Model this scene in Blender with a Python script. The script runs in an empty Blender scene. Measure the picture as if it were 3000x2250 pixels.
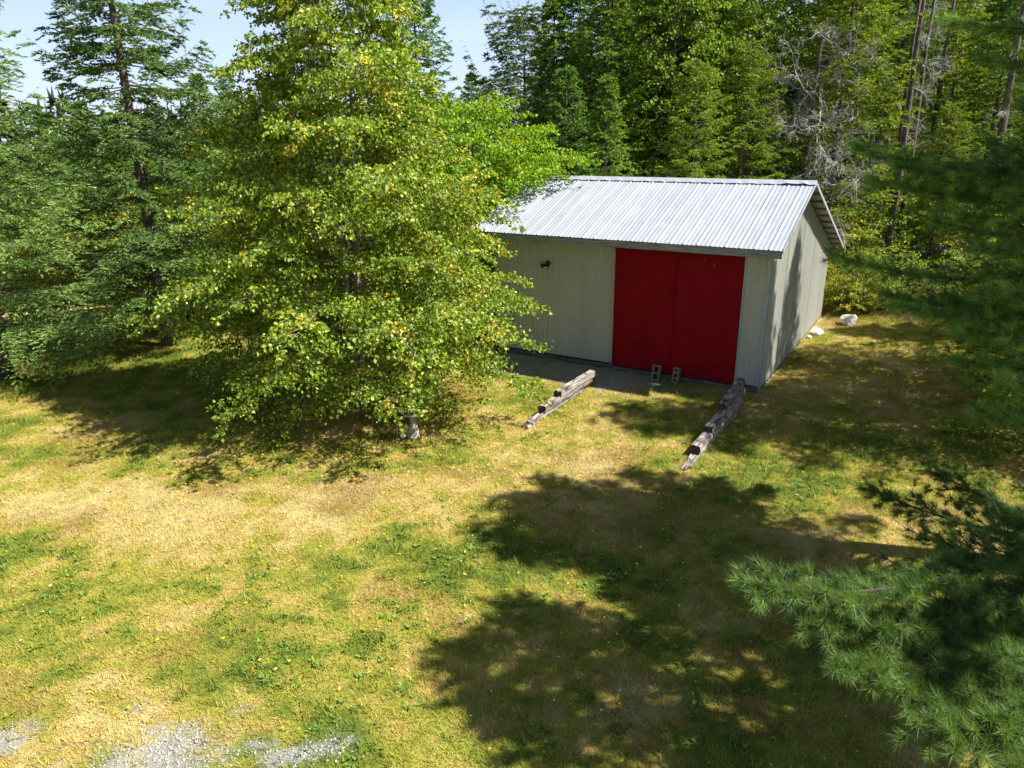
import bpy, math, random
import numpy as np
from mathutils import Vector, Matrix

# ---------------------------------------------------------------- camera, world, sun
S = bpy.context.scene
COL = S.collection
CAM = np.array([3.327, -16.259, 5.588])
F, PITCH, ROLL, YAW = 2125.45, 18.824, -0.599, -31.319
_y, _p, _r = (math.radians(v) for v in (YAW, PITCH, ROLL))
FW = np.array([math.sin(_y) * math.cos(_p), math.cos(_y) * math.cos(_p), -math.sin(_p)])
_rt = np.array([math.cos(_y), -math.sin(_y), 0.0])
_up = np.cross(_rt, FW)
RT = _rt * math.cos(_r) + _up * math.sin(_r)
UP = -_rt * math.sin(_r) + _up * math.cos(_r)
cd = bpy.data.cameras.new('camera')
cam = bpy.data.objects.new('camera', cd)
COL.objects.link(cam)
cd.sensor_width = 36.0
cd.lens = F / 3000 * 36.0
cd.clip_start = 0.1
cd.clip_end = 2000
M = Matrix(((RT[0], UP[0], -FW[0], CAM[0]), (RT[1], UP[1], -FW[1], CAM[1]), (RT[2], UP[2], -FW[2], CAM[2]), (0, 0, 0, 1)))
cam.matrix_world = M
S.camera = cam

SUN = np.array([0.73, 0.27, 1.0]); SUN /= np.linalg.norm(SUN)
SUN_EL = math.asin(SUN[2]); SUN_AZ = math.atan2(SUN[0], SUN[1])
W = bpy.data.worlds.new('World'); S.world = W; W.use_nodes = True
nt = W.node_tree; nt.nodes.clear()
wo = nt.nodes.new('ShaderNodeOutputWorld'); bg = nt.nodes.new('ShaderNodeBackground')
sky = nt.nodes.new('ShaderNodeTexSky'); sky.sky_type = 'NISHITA'; sky.sun_disc = False
sky.sun_elevation = SUN_EL; sky.sun_rotation = SUN_AZ
sky.air_density = 1.0; sky.dust_density = 0.6; sky.ozone_density = 1.6
bg.inputs['Strength'].default_value = 0.052
tc = nt.nodes.new('ShaderNodeTexCoord'); mp = nt.nodes.new('ShaderNodeMapping')
mp.inputs['Scale'].default_value = (1.0, 1.0, 7.0)
nz = nt.nodes.new('ShaderNodeTexNoise'); nz.inputs['Scale'].default_value = 2.6; nz.inputs['Detail'].default_value = 6
rp = nt.nodes.new('ShaderNodeValToRGB'); rp.color_ramp.elements[0].position = 0.50; rp.color_ramp.elements[1].position = 0.78
rp.color_ramp.elements[0].color = (0.55, 0.55, 0.55, 1); rp.color_ramp.elements[1].color = (0.75, 0.75, 0.75, 1)
mx = nt.nodes.new('ShaderNodeMix'); mx.data_type = 'RGBA'
nt.links.new(tc.outputs['Generated'], mp.inputs['Vector']); nt.links.new(mp.outputs[0], nz.inputs['Vector'])
nt.links.new(nz.outputs['Fac'], rp.inputs['Fac'])
sx = nt.nodes.new('ShaderNodeSeparateXYZ'); nt.links.new(tc.outputs['Generated'], sx.inputs[0])
el = nt.nodes.new('ShaderNodeMapRange'); el.inputs['From Min'].default_value = 0.08; el.inputs['From Max'].default_value = 0.45
el.inputs['To Min'].default_value = 1; el.inputs['To Max'].default_value = 0.06; nt.links.new(sx.outputs[2], el.inputs['Value'])
mm_ = nt.nodes.new('ShaderNodeMath'); mm_.operation = 'MULTIPLY'; nt.links.new(rp.outputs['Color'], mm_.inputs[0]); nt.links.new(el.outputs[0], mm_.inputs[1])
nt.links.new(mm_.outputs[0], mx.inputs['Factor'])
nt.links.new(sky.outputs[0], mx.inputs['A']); mx.inputs['B'].default_value = (6.2, 7.6, 10.8, 1)
nt.links.new(mx.outputs['Result'], bg.inputs['Color']); nt.links.new(bg.outputs[0], wo.inputs[0])

sd = bpy.data.lights.new('sun', 'SUN'); sd.energy = 5.0; sd.angle = math.radians(0.53); sd.color = (1.0, 0.965, 0.91)
so = bpy.data.objects.new('sun', sd); COL.objects.link(so)
so.rotation_euler = Vector(SUN).to_track_quat('Z', 'Y').to_euler()
S.view_settings.view_transform = 'Standard'; S.view_settings.look = 'None'
S.view_settings.gamma = 1; S.view_settings.exposure = 1.42
S.cycles.max_bounces = 6; S.cycles.transparent_max_bounces = 4
S.cycles.transmission_bounces = 4; S.cycles.diffuse_bounces = 4
S.cycles.use_denoising = True

rng = np.random.default_rng(7)
random.seed(7)


def spot(px, py, z=0.0):
    d = FW + RT * (px - 1500) / F - UP * (py - 1125) / F
    return CAM + d * (z - CAM[2]) / d[2]


def deep(px, py, D):
    return CAM + (FW + RT * (px - 1500) / F - UP * (py - 1125) / F) * D


# ---------------------------------------------------------------- object helpers
def tag(o, label=None, cat=None, group=None, kind=None):
    if label: o['label'] = label
    if cat: o['category'] = cat
    if group: o['group'] = group
    if kind: o['kind'] = kind
    return o


def empty(name, loc, label, cat, group=None, rz=0.0):
    o = bpy.data.objects.new(name, None); COL.objects.link(o)
    o.location = loc; o.rotation_euler = (0, 0, rz); o.empty_display_size = 0.2
    return tag(o, label, cat, group)


def mesh_np(name, V, Fc, mat, parent=None, tint=None, loops=None):
    """V (n,3); Fc (m,k) faces all k-gons"""
    me = bpy.data.meshes.new(name)
    V = np.ascontiguousarray(V, dtype=np.float32); Fc = np.ascontiguousarray(Fc, dtype=np.int32)
    m, k = Fc.shape
    me.vertices.add(len(V)); me.vertices.foreach_set('co', V.ravel())
    me.loops.add(m * k); me.loops.foreach_set('vertex_index', Fc.ravel())
    me.polygons.add(m); me.polygons.foreach_set('loop_start', np.arange(0, m * k, k, dtype=np.int32))
    me.update(calc_edges=True); me.validate()
    if tint is not None:
        a = me.attributes.new('tint', 'FLOAT_COLOR', 'POINT')
        c = np.ones((len(V), 4), dtype=np.float32); c[:, :3] = tint
        a.data.foreach_set('color', c.ravel())
    me.materials.append(mat)
    o = bpy.data.objects.new(name, me); COL.objects.link(o)
    if parent: o.parent = parent
    return o


class MB:
    """collects small shapes into one mesh"""
    def __init__(s): s.v = []; s.f = []

    def add(s, vs, fs):
        n = len(s.v); s.v += [tuple(v) for v in vs]; s.f += [tuple(i + n for i in f) for f in fs]

    def box(s, a, b, jit=0.0, mtx=None):
        x0, y0, z0 = a; x1, y1, z1 = b
        vs = [(x0, y0, z0), (x1, y0, z0), (x1, y1, z0), (x0, y1, z0), (x0, y0, z1), (x1, y0, z1), (x1, y1, z1), (x0, y1, z1)]
        if jit: vs = [tuple(c + random.uniform(-jit, jit) for c in v) for v in vs]
        if mtx is not None: vs = [tuple(mtx @ Vector(v)) for v in vs]
        s.add(vs, [(0, 3, 2, 1), (4, 5, 6, 7), (0, 1, 5, 4), (1, 2, 6, 5), (2, 3, 7, 6), (3, 0, 4, 7)])

    def tube(s, pts, rad, n=6, cap=True):
        pts = [Vector(p) for p in pts]
        if not hasattr(rad, '__len__'): rad = [rad] * len(pts)
        base = len(s.v); ref = None
        for i, p in enumerate(pts):
            t = (pts[min(i + 1, len(pts) - 1)] - pts[max(i - 1, 0)]).normalized()
            if ref is None: ref = t.orthogonal().normalized()
            u = (ref - t * ref.dot(t)).normalized(); ref = u; w = t.cross(u)
            for k in range(n):
                a = 2 * math.pi * k / n
                s.v.append(tuple(p + (u * math.cos(a) + w * math.sin(a)) * rad[i]))
        for i in range(len(pts) - 1):
            for k in range(n):
                a = base + i * n + k; b = base + i * n + (k + 1) % n
                s.f.append((a, b, b + n, a + n))
        if cap:
            s.f.append(tuple(base + k for k in reversed(range(n))))
            s.f.append(tuple(base + (len(pts) - 1) * n + k for k in range(n)))

    def lathe(s, prof, n=20, c=(0, 0, 0)):
        base = len(s.v)
        for r, z in prof:
            for k in range(n):
                a = 2 * math.pi * k / n
                s.v.append((c[0] + r * math.cos(a), c[1] + r * math.sin(a), c[2] + z))
        for i in range(len(prof) - 1):
            for k in range(n):
                a = base + i * n + k; b = base + i * n + (k + 1) % n
                s.f.append((a, b, b + n, a + n))
        s.f.append(tuple(base + k for k in reversed(range(n))))
        s.f.append(tuple(base + (len(prof) - 1) * n + k for k in range(n)))

    def build(s, name, mat, parent=None, smooth=False, bevel=0.0):
        me = bpy.data.meshes.new(name); me.from_pydata(s.v, [], s.f); me.update()
        me.materials.append(mat)
        if smooth: me.polygons.foreach_set('use_smooth', [True] * len(me.polygons))
        o = bpy.data.objects.new(name, me); COL.objects.link(o)
        if parent: o.parent = parent
        if bevel:
            b = o.modifiers.new('bevel', 'BEVEL'); b.width = bevel; b.segments = 2; b.limit_method = 'ANGLE'
        return o


def copy_tree(o, parent=None):
    c = o.copy(); COL.objects.link(c); c.parent = parent
    for ch in list(o.children): copy_tree(ch, c)
    return c


# ---------------------------------------------------------------- materials
def new_mat(name):
    m = bpy.data.materials.new(name); m.use_nodes = True
    n = m.node_tree; n.nodes.clear()
    o = n.nodes.new('ShaderNodeOutputMaterial')
    return m, n, o


def N(n, t, **kw):
    x = n.nodes.new(t)
    for k, v in kw.items():
        if hasattr(x, k): setattr(x, k, v)
        else: x.inputs[k].default_value = v
    return x


def rgb(c): return (c[0], c[1], c[2], 1)


def leaf_mat(name, trans=0.35, rough=0.55, var=0.25, attr='GEOMETRY', spec=0.25):
    m, n, o = new_mat(name)
    at = N(n, 'ShaderNodeAttribute', attribute_name='tint', attribute_type=attr)
    oi = N(n, 'ShaderNodeObjectInfo')
    hs = N(n, 'ShaderNodeHueSaturation')
    mr = N(n, 'ShaderNodeMapRange'); mr.inputs['To Min'].default_value = 1 - var; mr.inputs['To Max'].default_value = 1 + var
    n.links.new(oi.outputs['Random'], mr.inputs['Value']); n.links.new(mr.outputs[0], hs.inputs['Value'])
    n.links.new(at.outputs['Color'], hs.inputs['Color'])
    p = N(n, 'ShaderNodeBsdfPrincipled'); p.inputs['Roughness'].default_value = rough
    p.inputs['Specular IOR Level'].default_value = spec
    t = N(n, 'ShaderNodeBsdfTranslucent')
    g = N(n, 'ShaderNodeMix', data_type='RGBA', blend_type='MULTIPLY'); g.inputs['Factor'].default_value = 1
    g.inputs['B'].default_value = (1.5, 1.35, 0.6, 1)
    n.links.new(hs.outputs[0], g.inputs['A']); n.links.new(g.outputs['Result'], t.inputs['Color'])
    n.links.new(hs.outputs[0], p.inputs['Base Color'])
    mxs = N(n, 'ShaderNodeMixShader'); mxs.inputs[0].default_value = trans
    n.links.new(p.outputs[0], mxs.inputs[1]); n.links.new(t.outputs[0], mxs.inputs[2])
    n.links.new(mxs.outputs[0], o.inputs[0])
    return m


def surf_mat(name, c1, c2, scale=(8, 8, 8), nscale=1.0, rough=0.8, bump=0.3, metal=0.0, detail=6, bscale=None, spec=0.3, lo=0.35, hi=0.65, c3=None, c3pos=0.62, c3scale=3.0, var=0.0):
    """two tone noise material, stretched by `scale`, optional third tone as patches"""
    m, n, o = new_mat(name)
    tcn = N(n, 'ShaderNodeTexCoord'); mpn = N(n, 'ShaderNodeMapping'); mpn.inputs['Scale'].default_value = scale
    n.links.new(tcn.outputs['Object'], mpn.inputs['Vector'])
    a = N(n, 'ShaderNodeTexNoise'); a.inputs['Scale'].default_value = nscale; a.inputs['Detail'].default_value = detail
    a.inputs['Roughness'].default_value = 0.65
    n.links.new(mpn.outputs[0], a.inputs['Vector'])
    r = N(n, 'ShaderNodeValToRGB'); r.color_ramp.elements[0].position = lo; r.color_ramp.elements[1].position = hi
    r.color_ramp.elements[0].color = rgb(c1); r.color_ramp.elements[1].color = rgb(c2)
    n.links.new(a.outputs['Fac'], r.inputs['Fac'])
    out = r.outputs['Color']
    if c3 is not None:
        b = N(n, 'ShaderNodeTexNoise'); b.inputs['Scale'].default_value = c3scale; b.inputs['Detail'].default_value = 5
        n.links.new(tcn.outputs['Object'], b.inputs['Vector'])
        rr = N(n, 'ShaderNodeValToRGB'); rr.color_ramp.elements[0].position = c3pos; rr.color_ramp.elements[1].position = min(1, c3pos + 0.12)
        n.links.new(b.outputs['Fac'], rr.inputs['Fac'])
        mm = N(n, 'ShaderNodeMix', data_type='RGBA'); n.links.new(rr.outputs['Color'], mm.inputs['Factor'])
        n.links.new(out, mm.inputs['A']); mm.inputs['B'].default_value = rgb(c3); out = mm.outputs['Result']
    if var:
        oi = N(n, 'ShaderNodeObjectInfo'); hs = N(n, 'ShaderNodeHueSaturation'); mr = N(n, 'ShaderNodeMapRange')
        mr.inputs['To Min'].default_value = 1 - var; mr.inputs['To Max'].default_value = 1 + var
        n.links.new(oi.outputs['Random'], mr.inputs['Value']); n.links.new(mr.outputs[0], hs.inputs['Value'])
        n.links.new(out, hs.inputs['Color']); out = hs.outputs[0]
    p = N(n, 'ShaderNodeBsdfPrincipled'); p.inputs['Roughness'].default_value = rough; p.inputs['Metallic'].default_value = metal
    p.inputs['Specular IOR Level'].default_value = spec
    n.links.new(out, p.inputs['Base Color'])
    bu = N(n, 'ShaderNodeBump'); bu.inputs['Strength'].default_value = bump; bu.inputs['Distance'].default_value = 0.02
    n.links.new(a.outputs['Fac'], bu.inputs['Height']); n.links.new(bu.outputs[0], p.inputs['Normal'])
    n.links.new(p.outputs[0], o.inputs[0])
    return m


MAT = {}
MAT['leaf'] = leaf_mat('broad_leaf', 0.42, 0.5, 0.12)
MAT['needle'] = leaf_mat('conifer_needle', 0.25, 0.75, 0.2, spec=.08)
MAT['pine'] = leaf_mat('pine_needle', 0.3, 0.5, 0.1, spec=0.25)
MAT['bark'] = surf_mat('dark_bark', (.045, .032, .024), (.16, .125, .10), (9, 9, 2.2), 2.0, 0.9, 0.8)
MAT['twig'] = surf_mat('dark_twig', (.03, .024, .018), (.075, .06, .045), (9, 9, 9), 2.0, 0.9, 0.4)
MAT['birch_bark'] = surf_mat('birch_bark', (.10, .08, .065), (.34, .30, .25), (3, 3, 12), 2.0, 0.8, 0.4)
MAT['dead_wood'] = surf_mat('dead_grey_wood', (.22, .20, .18), (.48, .45, .41), (6, 6, 6), 2.0, 0.85, 0.4)
MAT['timber'] = surf_mat('weathered_timber', (.035, .028, .025), (.40, .345, .30), (26, 2.2, 26), 1.4, 0.9, 1.0, lo=0.36, hi=0.68, c3=(.055, .04, .032), c3pos=0.55, c3scale=3.5, var=0.18)
MAT['timber_end'] = surf_mat('timber_end_grain', (.02, .014, .011), (.11, .07, .05), (16, 16, 16), 1.5, 0.95, 1.0)
MAT['siding'] = surf_mat('cream_grey_metal_siding', (.36, .36, .315), (.43, .43, .38), (1.2, 1.2, .3), 1.5, 0.42, 0.0, spec=0.5, var=0.06, lo=.3, hi=.7)
MAT['roof'] = surf_mat('galvanised_roof', (.24, .26, .295), (.31, .33, .365), (5, .8, .8), 1.5, 0.5, 0.03, metal=0.15, spec=0.5, var=0.05, c3=(.265, .27, .30), c3pos=0.55, c3scale=1.3)
MAT['fascia'] = surf_mat('weathered_fascia_board', (.13, .125, .12), (.30, .29, .275), (2, 20, 20), 1.6, 0.85, 0.5)
MAT['red'] = surf_mat('red_painted_wood', (.19, .0014, .005), (.225, .002, .008), (3, 3, .8), 2.0, 0.7, 0.08, spec=0.1, c3=(.165, .0015, .004), c3pos=0.55, c3scale=2.0)
MAT['scuff'] = surf_mat('pale_scuff', (.30, .08, .08), (.42, .20, .20), (20, 20, 20), 2.0, 0.8, 0.1)
MAT['sill'] = surf_mat('rotting_sill_timber', (.03, .027, .025), (.17, .155, .14), (2.5, 20, 20), 1.5, 0.9, 0.9)
MAT['dark'] = surf_mat('shadow_interior', (.02, .02, .02), (.04, .04, .04), (3, 3, 3), 1, 0.95, 0.1)
MAT['trim'] = surf_mat('pale_metal_trim', (.28, .30, .33), (.34, .36, .39), (3, 3, 3), 1.5, 0.45, 0.05, metal=0.15, spec=0.5)
MAT['purlin'] = surf_mat('roof_purlin_wood', (.16, .12, .08), (.34, .27, .19), (12, 12, 12), 1.5, 0.85, 0.4)
MAT['concrete'] = surf_mat('concrete_block', (.11, .09, .075), (.23, .195, .165), (30, 30, 30), 1.5, 0.95, 0.8)
MAT['stone'] = surf_mat('pale_fieldstone', (.34, .30, .27), (.68, .64, .60), (5, 5, 5), 2.0, 0.9, 0.8)
MAT['pale_stone'] = surf_mat('white_stone', (.6, .56, .52), (.8, .77, .73), (6, 6, 6), 2.0, 0.9, 0.5)
MAT['black'] = surf_mat('black_plastic', (.015, .016, .02), (.03, .03, .04), (8, 8, 8), 1.0, 0.4, 0.05, spec=0.5)
MAT['lens'] = surf_mat('lamp_lens', (.5, .5, .5), (.65, .65, .63), (8, 8, 8), 1.0, 0.25, 0.02, spec=0.6)
MAT['bath'] = surf_mat('birdbath_concrete', (.20, .17, .14), (.42, .38, .32), (14, 14, 14), 1.6, 0.9, 0.4)
MAT['water'] = surf_mat('dark_water', (.015, .02, .015), (.03, .035, .02), (8, 8, 8), 1.0, 0.08, 0.02, spec=0.5)
MAT['hook'] = surf_mat('grey_steel_rod', (.5, .5, .5), (.7, .7, .7), (8, 8, 8), 1.0, 0.35, 0.02, metal=0.6)
MAT['globe'] = surf_mat('pale_green_glass', (.42, .46, .25), (.60, .60, .42), (14, 14, 14), 1.2, 0.2, 0.02, spec=0.6)
MAT['plank'] = surf_mat('bleached_plank', (.30, .31, .33), (.55, .56, .60), (2, 22, 22), 1.5, 0.8, 0.3)
MAT['oldwood'] = surf_mat('old_brown_wood', (.16, .12, .085), (.42, .34, .26), (12, 12, 2), 1.5, 0.85, 0.4)
MAT['tarp'] = surf_mat('dark_blue_tarp', (.012, .016, .04), (.05, .06, .11), (5, 5, 5), 1.5, 0.5, 0.6)
MAT['mast'] = surf_mat('grey_mast_steel', (.25, .26, .28), (.35, .36, .38), (1, 1, 1), 1, 0.6, 0.05)
MAT['yellowleaf'] = leaf_mat('fallen_leaf', 0.15, 0.7, 0.0)
MAT['weed'] = leaf_mat('weed_leaf', 0.3, 0.55, 0.0)


def ground_mat(name, instancer=False):
    m, n, o = new_mat(name)
    at = N(n, 'ShaderNodeAttribute', attribute_name='tint', attribute_type='INSTANCER' if instancer else 'GEOMETRY')
    p = N(n, 'ShaderNodeBsdfPrincipled'); p.inputs['Roughness'].default_value = 0.85; p.inputs['Specular IOR Level'].default_value = 0.15
    hs = N(n, 'ShaderNodeHueSaturation')
    if instancer:
        b = N(n, 'ShaderNodeAttribute', attribute_name='shade')
        oi = N(n, 'ShaderNodeObjectInfo')
        mr = N(n, 'ShaderNodeMapRange'); mr.inputs['To Min'].default_value = 0.62; mr.inputs['To Max'].default_value = 1.4
        ma = N(n, 'ShaderNodeMath', operation='ADD'); mb = N(n, 'ShaderNodeMath', operation='FRACT')
        n.links.new(b.outputs['Fac'], ma.inputs[0]); n.links.new(oi.outputs['Random'], ma.inputs[1])
        n.links.new(ma.outputs[0], mb.inputs[0]); n.links.new(mb.outputs[0], mr.inputs['Value'])
        n.links.new(mr.outputs[0], hs.inputs['Value'])
        mh = N(n, 'ShaderNodeMapRange'); mh.inputs['To Min'].default_value = 0.475; mh.inputs['To Max'].default_value = 0.52
        n.links.new(oi.outputs['Random'], mh.inputs['Value']); n.links.new(mh.outputs[0], hs.inputs['Hue'])
        t = N(n, 'ShaderNodeBsdfTranslucent'); mxs = N(n, 'ShaderNodeMixShader'); mxs.inputs[0].default_value = 0.25
        n.links.new(at.outputs['Color'], hs.inputs['Color']); n.links.new(hs.outputs[0], p.inputs['Base Color'])
        n.links.new(hs.outputs[0], t.inputs['Color'])
        n.links.new(p.outputs[0], mxs.inputs[1]); n.links.new(t.outputs[0], mxs.inputs[2]); n.links.new(mxs.outputs[0], o.inputs[0])
        return m
    tcn = N(n, 'ShaderNodeTexCoord')
    a = N(n, 'ShaderNodeTexNoise'); a.inputs['Scale'].default_value = 45; a.inputs['Detail'].default_value = 5; a.inputs['Roughness'].default_value = 0.7
    n.links.new(tcn.outputs['Object'], a.inputs['Vector'])
    mr = N(n, 'ShaderNodeMapRange'); mr.inputs['From Min'].default_value = 0.3; mr.inputs['From Max'].default_value = 0.7
    mr.inputs['To Min'].default_value = 0.45; mr.inputs['To Max'].default_value = 1.15
    n.links.new(a.outputs['Fac'], mr.inputs['Value']); n.links.new(mr.outputs[0], hs.inputs['Value'])
    n.links.new(at.outputs['Color'], hs.inputs['Color']); n.links.new(hs.outputs[0], p.inputs['Base Color'])
    bu = N(n, 'ShaderNodeBump'); bu.inputs['Strength'].default_value = 0.9; bu.inputs['Distance'].default_value = 0.03
    n.links.new(a.outputs['Fac'], bu.inputs['Height']); n.links.new(bu.outputs[0], p.inputs['Normal'])
    n.links.new(p.outputs[0], o.inputs[0])
    return m


MAT['ground'] = ground_mat('lawn_ground')
MAT['blade'] = ground_mat('grass_blade', True)
MAT['pebble'] = surf_mat('grey_pebble', (.25, .24, .22), (.46, .44, .41), (40, 40, 40), 1.0, 0.9, 0.3, var=0.45)


# ---------------------------------------------------------------- noise
def vnoise(x, y, seed):
    r = np.random.default_rng(seed).random((256, 256))
    xi = np.floor(x).astype(int); yi = np.floor(y).astype(int)
    fx = x - xi; fy = y - yi; fx = fx * fx * (3 - 2 * fx); fy = fy * fy * (3 - 2 * fy)
    g = lambda a, b: r[a % 256, b % 256]
    return (g(xi, yi) * (1 - fx) + g(xi + 1, yi) * fx) * (1 - fy) + (g(xi, yi + 1) * (1 - fx) + g(xi + 1, yi + 1) * fx) * fy


def fbm(x, y, sc, seed, oct=4):
    s = 0; a = 1; t = 0
    for i in range(oct):
        s = s + a * vnoise(x * sc + 17.3 * i, y * sc - 9.1 * i, seed + i); t += a; a *= 0.55; sc *= 2.1
    return s / t


def blob(x, y, px, py, rx, ry, ang=0.0, pw=1.0):
    c = spot(px, py); dx = x - c[0]; dy = y - c[1]
    ca, sa = math.cos(ang), math.sin(ang)
    u = (dx * ca + dy * sa) / rx; v = (-dx * sa + dy * ca) / ry
    return np.exp(-(u * u + v * v) ** pw)


def sstep(a, b, x):
    t = np.clip((x - a) / (b - a), 0, 1); return t * t * (3 - 2 * t)


def lawn_fields(x, y):
    n1 = fbm(x, y, 0.45, 11, 5); n2 = fbm(x, y, 1.6, 23, 4); n3 = fbm(x, y, 5.0, 31, 3); n4 = fbm(x, y, 0.9, 53, 4)
    # greenness 0 = straw, 1 = green
    g = 0.47 + (n1 - 0.5) * 1.3 + (n2 - 0.5) * 1.1 + (n3 - 0.5) * 1.2 + (fbm(x, y, 12.0, 95, 2) - .5) * .8
    cosr, sinr = math.cos(_y), math.sin(-_y)
    ang = -_y
    g = g + 0.55 * blob(x, y, 820, 1900, 1.2, 1.0, ang) + 0.45 * blob(x, y, 1000, 1640, 0.7, 0.5, ang)
    g = g + 0.45 * blob(x, y, 1000, 2150, 0.5, 0.8, ang) + 0.35 * blob(x, y, 470, 1700, 1.3, 0.5, ang)
    g = g + 0.35 * blob(x, y, 30, 1600, 1.2, 0.7, ang) + 0.30 * blob(x, y, 100, 1330, 2.6, 1.1, ang)
    g = g + 0.45 * blob(x, y, 300, 1080, 5.5, 2.6, ang) + 0.35 * blob(x, y, 1950, 1240, .5, 1.0, ang)
    g = g + 0.35 * blob(x, y, 2550, 1280, 2.5, 2.0, ang) + 0.3 * blob(x, y, 1500, 1180, 1.2, 0.8, ang)
    g = g - 0.45 * blob(x, y, 420, 1480, 2.6, 0.7, ang) - 0.35 * blob(x, y, 650, 2080, 0.9, 0.45, ang)
    g = g - 0.40 * blob(x, y, 1650, 1330, 1.4, 1.7, ang) - 0.3 * blob(x, y, 1900, 1900, 1.3, 1.2, ang)
    g = g - 0.35 * blob(x, y, 1250, 1420, 2.0, 0.7, ang) - 0.35 * blob(x, y, 2600, 1130, 2.0, 0.7, ang)
    g = np.clip(g, 0, 1)
    # bare gravel
    q = 0.95 * blob(x, y, 450, 2250, 0.95, 0.55, ang) + 0.8 * blob(x, y, 0, 2170, 0.3, 0.2, ang) + 0.6 * blob(x, y, 900, 2200, 0.45, 0.2, ang)
    q = q + 0.45 * blob(x, y, 290, 2080, .3, .12, ang) + .35 * blob(x, y, 700, 2060, .3, .12, ang)
    strip = sstep(-9.2, -8.2, x) * (1 - sstep(-3.2, -1.2, x)) * sstep(-2.0, -1.2, y) * (1 - sstep(0.2, 0.6, y))
    q = q + 0.95 * strip + 0.55 * blob(x, y, 2000, 1135, .8, .35, 0) + .35 * blob(x, y, 2230, 1180, .5, .3, 0)
    n5 = fbm(x, y, 9.0, 91, 2)
    q = np.clip(q + ((n3 - 0.5) * 1.2 + (n5 - .5) * 1.4) * (q > .12) + (n4 - .5) * .6, 0, 1); q = sstep(0.40, 0.92, q)
    # forest floor outside lawn
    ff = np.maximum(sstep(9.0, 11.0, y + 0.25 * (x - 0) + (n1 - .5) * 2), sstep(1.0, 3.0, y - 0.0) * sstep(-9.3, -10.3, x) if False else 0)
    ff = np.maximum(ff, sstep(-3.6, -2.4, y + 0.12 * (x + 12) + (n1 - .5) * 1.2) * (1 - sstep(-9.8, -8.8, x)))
    return g, q, ff, n1, n2, n3, n4


def mixc(a, b, t): return a * (1 - t[:, None]) + b * t[:, None]


def lawn_colour(x, y):
    g, q, ff, n1, n2, n3, n4 = lawn_fields(x, y)
    straw = np.array([.42, .315, .085]); pale = np.array([.48, .385, .15]); ygreen = np.array([.28, .28, .035]); green = np.array([.125, .17, .022])
    brown = np.array([.21, .125, .035])
    c = mixc(np.tile(pale, (len(x), 1)), straw, sstep(0.0, 0.22, g))
    c = mixc(c, np.tile(ygreen, (len(x), 1)), sstep(0.22, 0.62, g))
    c = mixc(c, np.tile(green, (len(x), 1)), sstep(0.62, 1.0, g))
    c = mixc(c, np.tile(brown, (len(x), 1)), 0.45 * sstep(0.55, 0.75, n4) * (1 - sstep(.5, .8, g)))
    c = mixc(c, np.tile(np.array([.34, .32, .29]), (len(x), 1)), .8 * q)
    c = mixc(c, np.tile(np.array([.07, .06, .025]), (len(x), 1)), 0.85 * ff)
    return c.astype(np.float32), g, q, ff


# ---------------------------------------------------------------- ground
gx = np.concatenate([[-900, -500, -250, -120, -70, -45, -33], np.arange(-24, 10.01, 0.10), [14, 20, 30, 50, 90, 200, 450, 900]])
gy = np.concatenate([[-300, -120, -60, -30, -20], np.arange(-16, 16.01, 0.10), [20, 26, 34, 45, 60, 90, 150, 300, 600, 1200]])
XX, YY = np.meshgrid(gx, gy)
X1, Y1 = XX.ravel(), YY.ravel()
ZZ = (fbm(X1, Y1, 0.5, 71, 3) - 0.5) * 0.10 + (fbm(X1, Y1, 3.0, 77, 2) - 0.5) * 0.03
nearshed = np.exp(-np.maximum(0, np.maximum(np.abs(X1 + 3.4) - 3.8, np.abs(Y1 - 4.0) - 5.2)) / 0.8)
ZZ = ZZ * (1 - nearshed) - 0.01
nxg = len(gx)
ii = np.arange(len(gy) - 1)[:, None] * nxg + np.arange(nxg - 1)[None, :]
ii = ii.ravel(); FG = np.stack([ii, ii + 1, ii + nxg + 1, ii + nxg], 1)
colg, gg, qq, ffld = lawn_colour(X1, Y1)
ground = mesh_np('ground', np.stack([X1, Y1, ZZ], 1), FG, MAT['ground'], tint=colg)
ground['kind'] = 'structure'
ground.data.polygons.foreach_set('use_smooth', [True] * len(ground.data.polygons))


def ground_z(x, y):
    x = np.atleast_1d(np.asarray(x, float)); y = np.atleast_1d(np.asarray(y, float))
    z = (fbm(x, y, 0.5, 71, 3) - 0.5) * 0.10 + (fbm(x, y, 3.0, 77, 2) - 0.5) * 0.03
    ns = np.exp(-np.maximum(0, np.maximum(np.abs(x + 3.4) - 3.8, np.abs(y - 4.0) - 5.2)) / 0.8)
    return z * (1 - ns) - 0.01


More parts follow.
